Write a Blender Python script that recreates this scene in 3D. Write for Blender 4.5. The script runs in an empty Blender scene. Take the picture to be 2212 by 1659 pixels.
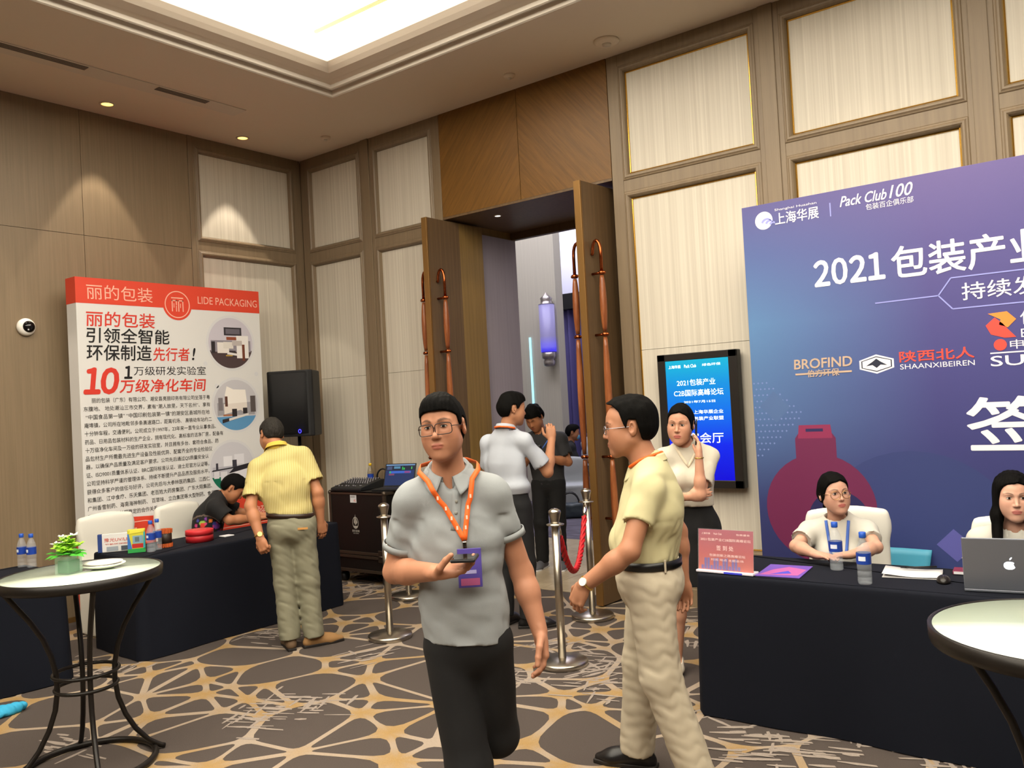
import bpy, bmesh, math, random
import numpy as np
from mathutils import Vector, Matrix, Euler
from mathutils.bvhtree import BVHTree
from mathutils.geometry import delaunay_2d_cdt
random.seed(7)
rng = np.random.default_rng(11)
PI = math.pi
SC = bpy.context.scene
COL = SC.collection

# ------------------------------------------------------------------ camera, world, light, exposure
XA, YB, HC = -7.518, 6.129, 4.503            # left wall, back wall, ceiling height
cam = bpy.data.cameras.new('camera'); camo = bpy.data.objects.new('camera', cam); COL.objects.link(camo)
yaw, pitch, roll = 0.653178, 0.0217196, -0.0539417
fw = Vector((-math.sin(yaw)*math.cos(pitch), math.cos(yaw)*math.cos(pitch), math.sin(pitch)))
r0 = Vector((math.cos(yaw), math.sin(yaw), 0)); u0 = r0.cross(fw)
rv = r0*math.cos(roll) + u0*math.sin(roll); uv = -r0*math.sin(roll) + u0*math.cos(roll)
camo.matrix_world = Matrix(((rv.x, uv.x, -fw.x, 0), (rv.y, uv.y, -fw.y, 0), (rv.z, uv.z, -fw.z, 1.68), (0, 0, 0, 1)))
cam.sensor_width = 36.0; cam.lens = 36.0*1830.2/2212.0; cam.clip_start = .05; cam.clip_end = 80
SC.camera = camo
vs = SC.view_settings
vs.view_transform = 'Standard'; vs.look = 'None'; vs.gamma = 1; vs.exposure = -.2; vs.use_curve_mapping = False
SC.cycles.max_bounces = 6; SC.cycles.diffuse_bounces = 4; SC.cycles.glossy_bounces = 3; SC.cycles.transmission_bounces = 5
SC.cycles.transparent_max_bounces = 6; SC.cycles.caustics_reflective = False; SC.cycles.caustics_refractive = False
SC.cycles.use_denoising = True; SC.cycles.sample_clamp_indirect = 4
w = bpy.data.worlds.new('world'); SC.world = w; w.use_nodes = True
w.node_tree.nodes['Background'].inputs[0].default_value = (1, .85, .68, 1); w.node_tree.nodes['Background'].inputs[1].default_value = .04

def light(name, kind, loc, power, col, rot=(0, 0, 0), **kw):
    l = bpy.data.lights.new(name, kind); l.energy = power; l.color = col
    for k, v in kw.items(): setattr(l, k, v)
    o = bpy.data.objects.new(name, l); COL.objects.link(o); o.location = loc; o.rotation_euler = rot
    return o
WARM = (1, .87, .70); SOFT = (1, .94, .86)
# the luminous recess (visible part is built further down), and the rows of recessed downlights
light('recess_light', 'AREA', (-1.9, .3, 4.72), 190, SOFT, shape='RECTANGLE', size=6.6, size_y=8.6)
for i, y in enumerate((-3.15, -1.76, -.37, 1.02, 2.41, 3.803, 5.193)):
    light('downlight_spot', 'SPOT', (-7.235, y, 4.47), 95, WARM, spot_size=math.radians(54), spot_blend=.12, shadow_soft_size=.03)
for i, (x, e) in enumerate(((-2.9, 48), (-1.45, 88), (0.0, 88), (1.45, 88), (2.9, 60))):
    light('downlight_spot', 'SPOT', (x, 4.35, 4.47), e, WARM, rot=(math.radians(30), 0, 0), spot_size=math.radians(80), spot_blend=.9, shadow_soft_size=.05)

# ------------------------------------------------------------------ helpers: colours and materials
def lin(c):
    if isinstance(c, str):
        c = c.lstrip('#'); c = [int(c[i:i+2], 16)/255 for i in (0, 2, 4)]
    return tuple((x/12.92 if x <= .04045 else ((x+.055)/1.055)**2.4) for x in c)
MATS = {}
def mat(name, col=(.8, .8, .8), rough=.6, metal=0., spec=.5, emit=None, es=0., noise=0., nscale=(30, 30, 30), bump=0., bscale=200., attr=False, alpha=1., trans=0., ior=1.45, coat=0., sheen=0.):
    if name in MATS: return MATS[name]
    m = bpy.data.materials.new(name); m.use_nodes = True; nt = m.node_tree; b = nt.nodes['Principled BSDF']
    c = lin(col); b.inputs['Base Color'].default_value = (*c, 1); b.inputs['Roughness'].default_value = rough
    b.inputs['Metallic'].default_value = metal; b.inputs['Specular IOR Level'].default_value = spec
    b.inputs['Alpha'].default_value = alpha; b.inputs['Transmission Weight'].default_value = trans; b.inputs['IOR'].default_value = ior
    b.inputs['Coat Weight'].default_value = coat; b.inputs['Sheen Weight'].default_value = sheen
    if emit: b.inputs['Emission Color'].default_value = (*lin(emit), 1); b.inputs['Emission Strength'].default_value = es
    src = None
    if attr:
        a = nt.nodes.new('ShaderNodeAttribute'); a.attribute_name = 'Col'; src = a.outputs['Color']
    if noise or bump:
        tc = nt.nodes.new('ShaderNodeTexCoord'); mp = nt.nodes.new('ShaderNodeMapping'); mp.inputs['Scale'].default_value = nscale
        nt.links.new(tc.outputs['Object'], mp.inputs['Vector'])
    if noise:
        n = nt.nodes.new('ShaderNodeTexNoise'); n.inputs['Scale'].default_value = 1; n.inputs['Detail'].default_value = 4
        nt.links.new(mp.outputs[0], n.inputs['Vector'])
        mr = nt.nodes.new('ShaderNodeMapRange'); mr.inputs['From Min'].default_value = .3; mr.inputs['From Max'].default_value = .7
        mr.inputs['To Min'].default_value = 1-noise; mr.inputs['To Max'].default_value = 1+noise
        nt.links.new(n.outputs['Fac'], mr.inputs['Value'])
        mx = nt.nodes.new('ShaderNodeVectorMath'); mx.operation = 'SCALE'
        if src: nt.links.new(src, mx.inputs[0])
        else: mx.inputs[0].default_value = c
        nt.links.new(mr.outputs[0], mx.inputs['Scale']); src = mx.outputs[0]
    if src: nt.links.new(src, b.inputs['Base Color'])
    if bump:
        n2 = nt.nodes.new('ShaderNodeTexNoise'); n2.inputs['Scale'].default_value = bscale; n2.inputs['Detail'].default_value = 3
        nt.links.new(tc.outputs['Object'], n2.inputs['Vector'])
        bp = nt.nodes.new('ShaderNodeBump'); bp.inputs['Strength'].default_value = bump; bp.inputs['Distance'].default_value = .002
        nt.links.new(n2.outputs['Fac'], bp.inputs['Height']); nt.links.new(bp.outputs[0], b.inputs['Normal'])
    MATS[name] = m
    return m

# ------------------------------------------------------------------ helpers: meshes and objects
class MB:
    def __init__(s): s.v = []; s.f = []; s.m = []; s.sm = []
    def add(s, vs, fs, mi=0, smooth=False):
        o = len(s.v); s.v += [tuple(v) for v in vs]
        for f in fs: s.f.append(tuple(o+i for i in f)); s.m.append(mi); s.sm.append(smooth)
        return s
    def box(s, x0, x1, y0, y1, z0, z1, mi=0):
        return s.add([(x0,y0,z0),(x1,y0,z0),(x1,y1,z0),(x0,y1,z0),(x0,y0,z1),(x1,y0,z1),(x1,y1,z1),(x0,y1,z1)],
                     [(0,3,2,1),(4,5,6,7),(0,1,5,4),(1,2,6,5),(2,3,7,6),(3,0,4,7)], mi)
    def quad(s, a, b, c, d, mi=0): return s.add([a,b,c,d], [(0,1,2,3)], mi)
    def poly(s, pts, mi=0): return s.add(pts, [tuple(range(len(pts)))], mi)
    def lathe(s, prof, n=24, c=(0,0,0), mi=0, sx=1, sy=1, cap=True):
        vs = []; fs = []; k = len(prof)
        for i in range(n):
            a = 2*PI*i/n
            for r, z in prof: vs.append((c[0]+r*sx*math.cos(a), c[1]+r*sy*math.sin(a), c[2]+z))
        for i in range(n):
            j = (i+1) % n
            for q in range(k-1): fs.append((i*k+q, j*k+q, j*k+q+1, i*k+q+1))
        if cap:
            if prof[0][0] > 1e-6: fs.append(tuple(i*k for i in reversed(range(n))))
            if prof[-1][0] > 1e-6: fs.append(tuple(i*k+k-1 for i in range(n)))
        return s.add(vs, fs, mi, True)
    def tube(s, pts, r, n=10, mi=0, closed=False, cap=True, flat=None):
        pts = [Vector(p) for p in pts]; k = len(pts); rr = r if isinstance(r, (list, tuple)) else [r]*k
        vs = []; fs = []; up = None
        for i, p in enumerate(pts):
            if closed: t = pts[(i+1) % k]-pts[i-1]
            else: t = pts[min(i+1, k-1)]-pts[max(i-1, 0)]
            t = t.normalized() if t.length > 1e-9 else Vector((0, 0, 1))
            if up is None: up = t.orthogonal().normalized() if flat is None else Vector(flat)
            if flat is not None: up = Vector(flat)
            x = (up - t*up.dot(t)); x = x.normalized() if x.length > 1e-6 else t.orthogonal().normalized()
            y = t.cross(x); up = x
            for q in range(n):
                a = 2*PI*q/n; vs.append(p + (x*math.cos(a)+y*math.sin(a))*rr[i])
        for i in range(k if closed else k-1):
            j = (i+1) % k
            for q in range(n): fs.append((i*n+q, i*n+(q+1) % n, j*n+(q+1) % n, j*n+q))
        if cap and not closed: fs += [tuple(reversed(range(n))), tuple((k-1)*n+q for q in range(n))]
        return s.add(vs, fs, mi, True)
    def ball(s, c, r, n=12, mi=0):
        r = (r, r, r) if not isinstance(r, (tuple, list)) else r; vs = []; fs = []; h = n//2
        for i in range(h+1):
            p = PI*i/h
            for j in range(n):
                a = 2*PI*j/n; vs.append((c[0]+r[0]*math.sin(p)*math.cos(a), c[1]+r[1]*math.sin(p)*math.sin(a), c[2]+r[2]*math.cos(p)))
        for i in range(h):
            for j in range(n): fs.append((i*n+j, (i+1)*n+j, (i+1)*n+(j+1) % n, i*n+(j+1) % n))
        return s.add(vs, fs, mi, True)
    def prism(s, pts, d, mi=0):
        """pts: 3-D outline, d: extrusion vector"""
        n = len(pts); d = Vector(d); vs = [Vector(p) for p in pts]+[Vector(p)+d for p in pts]
        return s.add(vs, [tuple(range(n)), tuple(reversed(range(n, 2*n)))]+[(i, i+n, (i+1) % n+n, (i+1) % n) for i in range(n)], mi)
    def grid(s, fn, nu, nv, mi=0, closed_u=False, smooth=True):
        vs = [fn(i/nu, j/nv) for i in range(nu if closed_u else nu+1) for j in range(nv+1)]; m = nv+1; fs = []
        for i in range(nu):
            i2 = (i+1) % nu if closed_u else i+1
            for j in range(nv): fs.append((i*m+j, i2*m+j, i2*m+j+1, i*m+j+1))
        return s.add(vs, fs, mi, smooth)
    def mesh(s, name):
        me = bpy.data.meshes.new(name); me.from_pydata(s.v, [], s.f)
        me.polygons.foreach_set('material_index', s.m); me.polygons.foreach_set('use_smooth', s.sm); me.update()
        return me
    def build(s, name, mats, parent=None, bevel=0., label=None, solid=0., sub=0, fix=True):
        me = s.mesh(name)
        if fix:
            bm = bmesh.new(); bm.from_mesh(me); bmesh.ops.recalc_face_normals(bm, faces=bm.faces); bm.to_mesh(me); bm.free()
        return obj(name, me, mats, parent, bevel, label, solid, sub)
def obj(name, me, mats, parent=None, bevel=0., label=None, solid=0., sub=0):
    for m in (mats if isinstance(mats, (list, tuple)) else [mats]): me.materials.append(m)
    o = bpy.data.objects.new(name, me); COL.objects.link(o)
    if parent is not None: o.parent = parent
    if label: o['label'] = label
    if solid: md = o.modifiers.new('solid', 'SOLIDIFY'); md.thickness = solid; md.offset = 0
    if sub: md = o.modifiers.new('sub', 'SUBSURF'); md.levels = sub; md.render_levels = sub
    if bevel: md = o.modifiers.new('bevel', 'BEVEL'); md.width = bevel; md.segments = 2; md.limit_method = 'ANGLE'; md.angle_limit = .6
    return o
def tag(o, label=None, cat=None, group=None, kind=None):
    if label: o['label'] = label
    if cat: o['category'] = cat
    if group: o['group'] = group
    if kind: o['kind'] = kind
    return o
def thing(name, label, cat, loc=(0, 0, 0), rz=0., group=None):
    o = bpy.data.objects.new(name, None); COL.objects.link(o); o.location = loc; o.rotation_euler = (0, 0, rz); o.empty_display_size = .1
    return tag(o, label, cat, group)
def struct(name, mb, m, parent=None, **kw):
    o = mb.build(name, m, parent, **kw); o['kind'] = 'structure'; return o
def dup(root, loc=None, rz=None, label=None):
    r = root.copy(); COL.objects.link(r)
    if loc is not None: r.location = loc
    if rz is not None: r.rotation_euler = (0, 0, rz)
    if label: r['label'] = label
    for ch in list(root.children):
        c = ch.copy(); COL.objects.link(c); c.parent = r
        for g in list(ch.children):
            d = g.copy(); COL.objects.link(d); d.parent = c
    return r
def text(body, x0, x1, z0, z1, y, m, parent, name='lettering', bold=0., shear=0., keep=False, align='l', label=None):
    """flat lettering fitted in the box x0..x1, z0..z1 of the parent's face at depth y (keep: hold the letters' own proportions)"""
    cu = bpy.data.curves.new('lettering', 'FONT'); cu.body = body; cu.shear = shear; cu.resolution_u = 3
    o = bpy.data.objects.new('lettering', cu); me = bpy.data.meshes.new_from_object(o)
    n = len(me.vertices)
    co = np.empty(n*3, np.float32); me.vertices.foreach_get('co', co); co = co.reshape(-1, 3)
    lo = co.min(0); hi = co.max(0); s = (z1-z0)/(hi[1]-lo[1]); sx = (x1-x0)/(hi[0]-lo[0])
    if keep: sx = s = min(s, sx)
    out = np.empty_like(co); ox = x0
    if keep and align == 'c': ox = (x0+x1)/2-(hi[0]-lo[0])*sx/2
    if keep and align == 'r': ox = x1-(hi[0]-lo[0])*sx
    out[:, 0] = ox+(co[:, 0]-lo[0])*sx; out[:, 1] = y; out[:, 2] = z0+(co[:, 1]-lo[1])*s
    me.vertices.foreach_set('co', out.ravel()); me.update()
    if bold:
        e = bold*s*.55; bm = bmesh.new()
        for k, (dx, dz) in enumerate(((-e, 0), (e, 0), (0, -e), (0, e), (-e*.7, -e*.7), (e*.7, e*.7), (-e*.7, e*.7), (e*.7, -e*.7))):
            q = out.copy(); q[:, 0] += dx; q[:, 2] += dz; q[:, 1] -= .00003*k; me.vertices.foreach_set('co', q.ravel()); bm.from_mesh(me)
        bm.to_mesh(me); bm.free()
    bpy.data.objects.remove(o); bpy.data.curves.remove(cu)
    me.name = name; me.materials.clear(); 
    o = obj(name, me, m, parent, label=label)
    if len(body) > 1: o['kind'] = 'stuff'
    return o
def disc(cx, cz, r, y, n=40, r2=None, a0=0, a1=2*PI):
    mb = MB()
    if r2 is None and a1-a0 > 6.28: mb.poly([(cx+r*math.cos(2*PI*i/n), y, cz+r*math.sin(2*PI*i/n)) for i in range(n)])
    elif r2 is None: mb.poly([(cx+r*math.cos(a0+(a1-a0)*i/n), y, cz+r*math.sin(a0+(a1-a0)*i/n)) for i in range(n+1)])
    else:
        for i in range(n):
            a, b = a0+(a1-a0)*i/n, a0+(a1-a0)*(i+1)/n
            mb.quad((cx+r*math.cos(a), y, cz+r*math.sin(a)), (cx+r*math.cos(b), y, cz+r*math.sin(b)), (cx+r2*math.cos(b), y, cz+r2*math.sin(b)), (cx+r2*math.cos(a), y, cz+r2*math.sin(a)))
    return mb

# ------------------------------------------------------------------ signed distance fields -> smooth meshes (people, cloth, chairs)
def V(*a): return np.array(a, float)
def nrm(a): return a/np.linalg.norm(a)
class Field:
    def __init__(s, lo, hi, h, fine=()):
        s.ax = []
        for i in range(3):
            xs = [lo[i]]
            while xs[-1] < hi[i]:
                x = xs[-1]; st = h
                for l, u, hf in fine:
                    if l[i]-h < x < u[i]: st = min(st, hf)
                xs.append(x+st)
            s.ax.append(np.array(xs, np.float32))
        s.D = np.full([len(a) for a in s.ax], 1., np.float32)
    def sub(s, lo, hi):
        sl = tuple(slice(max(0, np.searchsorted(a, l)-1), min(len(a), np.searchsorted(a, u)+1)) for a, l, u in zip(s.ax, lo, hi))
        if any(q.stop <= q.start for q in sl): return None, None
        P = [s.ax[0][sl[0]][:, None, None], s.ax[1][sl[1]][None, :, None], s.ax[2][sl[2]][None, None, :]]
        return sl, P
    def put(s, fn, lo, hi, k=.02, op='+'):
        m = k+.03; sl, P = s.sub(np.array(lo)-m, np.array(hi)+m)
        if sl is None: return s
        d = fn(*P); D = s.D[sl]
        if op == '-': d = -d; h = np.clip(.5-.5*(D-d)/k, 0, 1); s.D[sl] = D+(d-D)*h+k*h*(1-h)
        else: h = np.clip(.5+.5*(D-d)/k, 0, 1); s.D[sl] = D+(d-D)*h-k*h*(1-h)
        return s
    def cone(s, a, b, ra, rb, k=.02, op='+', n=None, fl=1., cap=None):
        a = np.array(a, float); b = np.array(b, float); ba = b-a; L2 = max(ba@ba, 1e-9)
        if n is not None: n = nrm(np.array(n, float))
        def fn(X, Y, Z):
            px, py, pz = X-a[0], Y-a[1], Z-a[2]; t = np.clip((px*ba[0]+py*ba[1]+pz*ba[2])/L2, 0, 1)
            wx, wy, wz = px-t*ba[0], py-t*ba[1], pz-t*ba[2]; q = wx*wx+wy*wy+wz*wz
            if n is not None: wn = wx*n[0]+wy*n[1]+wz*n[2]; q = q+(fl*fl-1)*wn*wn
            d = np.sqrt(q)-(ra+(rb-ra)*t)
            if cap is not None:
                c, u, hol = cap; pl = (X-c[0])*u[0]+(Y-c[1])*u[1]+(Z-c[2])*u[2]
                d = np.maximum(np.maximum(d, pl), -np.maximum(np.sqrt(q)-hol, -pl-.014))
            return d
        R = max(ra, rb)
        return s.put(fn, np.minimum(a-R, b-R), np.maximum(a+R, b+R), k, op)
    def ell(s, c, r, k=.02, op='+', M=None):
        c = np.array(c, float); r = np.array(r, float); M = np.eye(3) if M is None else M
        def fn(X, Y, Z):
            px, py, pz = X-c[0], Y-c[1], Z-c[2]
            q = [px*M[0, i]+py*M[1, i]+pz*M[2, i] for i in range(3)]
            k0 = np.sqrt(sum((q[i]/r[i])**2 for i in range(3))); k1 = np.sqrt(sum((q[i]/r[i]**2)**2 for i in range(3)))+1e-9
            return k0*(k0-1)/k1
        R = np.abs(M)@r
        return s.put(fn, c-R, c+R, k, op)
    def box(s, c, hsz, rad=.01, k=.01, op='+', M=None):
        c = np.array(c, float); b = np.array(hsz, float)-rad; M = np.eye(3) if M is None else M
        def fn(X, Y, Z):
            px, py, pz = X-c[0], Y-c[1], Z-c[2]
            q = [np.abs(px*M[0, i]+py*M[1, i]+pz*M[2, i])-b[i] for i in range(3)]
            return np.sqrt(sum(np.maximum(x, 0)**2 for x in q))+np.minimum(np.maximum(np.maximum(q[0], q[1]), q[2]), 0)-rad
        R = np.abs(M)@np.array(hsz)
        return s.put(fn, c-R, c+R, k, op)
    def clip(s, p, n, lo=None, hi=None, k=None):
        """remove the side of the plane that n points to, within lo..hi"""
        p = np.array(p, float); n = nrm(np.array(n, float))
        lo = [-9]*3 if lo is None else lo; hi = [9]*3 if hi is None else hi
        sl, (X, Y, Z) = s.sub(lo, hi); d = (X-p[0])*n[0]+(Y-p[1])*n[1]+(Z-p[2])*n[2]
        s.D[sl] = np.maximum(s.D[sl], d); return s
    def disp(s, fn, lo=None, hi=None):
        lo = [-9]*3 if lo is None else lo; hi = [9]*3 if hi is None else hi
        sl, P = s.sub(lo, hi); s.D[sl] = s.D[sl]+fn(*P).astype(np.float32); return s
    def mesh(s, name, colfn=None):
        D = s.D; I = D < 0; nx, ny, nz = D.shape
        cnt = np.zeros((nx-1, ny-1, nz-1), np.int8); offs = [(i, j, k) for i in (0, 1) for j in (0, 1) for k in (0, 1)]
        for i, j, k in offs: cnt += I[i:nx-1+i, j:ny-1+j, k:nz-1+k]
        ci, cj, ck = np.nonzero((cnt > 0) & (cnt < 8)); N = len(ci)
        val = np.stack([D[ci+i, cj+j, ck+k] for i, j, k in offs], 1)
        acc = np.zeros((N, 3), np.float64); num = np.zeros(N)
        for a in range(8):
            for ax in range(3):
                if offs[a][ax]: continue
                o2 = list(offs[a]); o2[ax] = 1; b = offs.index(tuple(o2))
                va, vb = val[:, a], val[:, b]; m = (va < 0) != (vb < 0)
                t = np.where(m, va/np.where(m, va-vb, 1), 0)
                p = np.empty((N, 3))
                for q in range(3): p[:, q] = offs[a][q]
                p[:, ax] = t; acc += p*m[:, None]; num += m
        fr = acc/num[:, None]; idx = (ci, cj, ck); co = np.empty((N, 3), np.float32)
        for q in range(3):
            A = s.ax[q]; co[:, q] = A[idx[q]]+fr[:, q]*(A[idx[q]+1]-A[idx[q]])
        mp = np.full((nx-1, ny-1, nz-1), -1, np.int32); mp[ci, cj, ck] = np.arange(N)
        Q = []
        for ax in range(3):
            sa = [slice(None)]*3; sb = [slice(None)]*3; sa[ax] = slice(0, -1); sb[ax] = slice(1, None)
            A, B = I[tuple(sa)], I[tuple(sb)]; e = np.nonzero(A != B); e = [np.array(x) for x in e]
            u, v = [(1, 2), (2, 0), (0, 1)][ax]
            ok = (e[u] > 0) & (e[v] > 0) & (e[u] < D.shape[u]-1) & (e[v] < D.shape[v]-1); e = [x[ok] for x in e]
            flip = A[tuple(e)]
            c = []
            for du, dv in ((-1, -1), (0, -1), (0, 0), (-1, 0)):
                g = [x.copy() for x in e]; g[u] += du; g[v] += dv; c.append(mp[tuple(g)])
            q = np.stack(c, 1); q[~flip] = q[~flip][:, ::-1]; Q.append(q)
        Q = np.concatenate(Q); Q = Q[(Q >= 0).all(1)]
        me = bpy.data.meshes.new(name); me.vertices.add(N); me.vertices.foreach_set('co', co.ravel())
        me.loops.add(len(Q)*4); me.loops.foreach_set('vertex_index', Q.ravel().astype(np.int32))
        me.polygons.add(len(Q)); me.polygons.foreach_set('loop_start', np.arange(0, len(Q)*4, 4, dtype=np.int32))
        me.polygons.foreach_set('use_smooth', np.ones(len(Q), bool)); me.update(calc_edges=True)
        if colfn is not None:
            c = np.ones((N, 4), np.float32); c[:, :3] = colfn(co); a = me.attributes.new('Col', 'FLOAT_COLOR', 'POINT'); a.data.foreach_set('color', c.ravel())
        return me
def folds(seed, amp, freq, stretch=(1, 1, 1)):
    g = np.random.default_rng(seed); W = [(g.normal(size=3)*np.array(stretch)*freq, g.uniform(0, 6.28)) for _ in range(5)]
    def fn(X, Y, Z):
        w = np.sin(X*W[3][0][0]*.6+Y*W[3][0][1]*.6+Z*W[3][0][2]*.6+W[3][1])*1.4
        o = 0
        for k, ph in W[:3]: o = o+np.sin(X*k[0]+Y*k[1]+Z*k[2]+ph+w)
        return amp*(o/3+.5*np.abs(o/3))
    return fn
def bvh_of(me):
    return BVHTree.FromPolygons([v.co.copy() for v in me.vertices], [tuple(p.vertices) for p in me.polygons])
# ------------------------------------------------------------------ materials of the room
def wood(name, c1, c2, sc=(60, 60, 1.2), rot=(0, 0, 0), rough=.45):
    m = mat(name, c1, rough); nt = m.node_tree; b = nt.nodes['Principled BSDF']
    tc = nt.nodes.new('ShaderNodeTexCoord'); mp = nt.nodes.new('ShaderNodeMapping'); mp2 = nt.nodes.new('ShaderNodeMapping')
    mp.inputs['Rotation'].default_value = rot; mp2.inputs['Scale'].default_value = sc
    n = nt.nodes.new('ShaderNodeTexNoise'); n.inputs['Scale'].default_value = 1; n.inputs['Detail'].default_value = 6; n.inputs['Roughness'].default_value = .65
    cr = nt.nodes.new('ShaderNodeValToRGB'); e = cr.color_ramp.elements
    e[0].position = .35; e[0].color = (*lin(c1), 1); e[1].position = .68; e[1].color = (*lin(c2), 1)
    nt.links.new(tc.outputs['Object'], mp.inputs[0]); nt.links.new(mp.outputs[0], mp2.inputs[0]); nt.links.new(mp2.outputs[0], n.inputs['Vector'])
    nt.links.new(n.outputs['Fac'], cr.inputs[0]); nt.links.new(cr.outputs[0], b.inputs['Base Color'])
    return m
M_WOOD = wood('taupe_veneer', '#7a6952', '#86745c')
M_WOOD2 = wood('taupe_lacquer', '#766550', '#817059', sc=(30, 30, 1))
M_FAB = wood('cream_wallcovering', '#b9b1a3', '#cfc8ba', sc=(45, 45, .25), rough=.55)
M_CHEV1 = wood('chevron_veneer', '#624319', '#775222', sc=(3, 50, 50), rot=(0, math.radians(50), 0))
M_CHEV2 = wood('chevron_veneer_mirror', '#624319', '#775222', sc=(3, 50, 50), rot=(0, math.radians(-50), 0))
M_DOORD = wood('dark_door_veneer', '#5b4630', '#6b543a', sc=(40, 40, 1))
M_DOORG = wood('gold_door_veneer', '#7a6034', '#8c7040', sc=(40, 40, 1), rough=.35)
M_EDGE = mat('bronze_edge', '#8d6a3c', .35, .6)
M_CEIL = mat('ceiling_paint', '#e2d5c4', .8)
M_MOLD = mat('white_moulding', '#d8cfc2', .6)
M_LUM = mat('luminous_ceiling', '#ffffff', .8, emit='#fff6e2', es=5)
M_DARK = mat('dark_gap', '#15120e', .9)
M_BRASS = mat('polished_brass_bead', '#d8a84e', .22, 1.)
M_MARBLE = wood('beige_marble', '#a8977c', '#c2b194', sc=(3, 3, 3), rough=.25)
M_PALE = mat('pale_wallpaper', '#9c94a0', .7, noise=.05, nscale=(40, 40, 1))
M_BEYOND = mat('grey_wallcovering', '#b9b4a6', .7, noise=.06, nscale=(50, 50, .5))
M_WHITE = mat('white_plaster', '#dcdcec', .7)
M_BLACK = mat('black_plastic', '#121214', .45)
M_STEEL = mat('brushed_steel', '#b9b2a6', .28, 1., noise=.06, nscale=(2, 2, 300))
M_COPPER = mat('polished_copper', '#a4552f', .22, 1.)
M_COPW = wood('coppery_grip', '#6b351b', '#9c5e36', sc=(20, 20, 3), rough=.28)
M_CARPET = mat('carpet_taupe', '#473e39', .95, noise=.2, nscale=(260, 260, 260), bump=.5, bscale=700)
M_CARP2 = mat('carpet_lines', '#a08f76', .95, attr=True, noise=.12, nscale=(220, 220, 220), bump=.4, bscale=700)
M_CARP3 = mat('ballroom_carpet', '#57525f', .95, noise=.5, nscale=(3, 9, 3))

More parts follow.
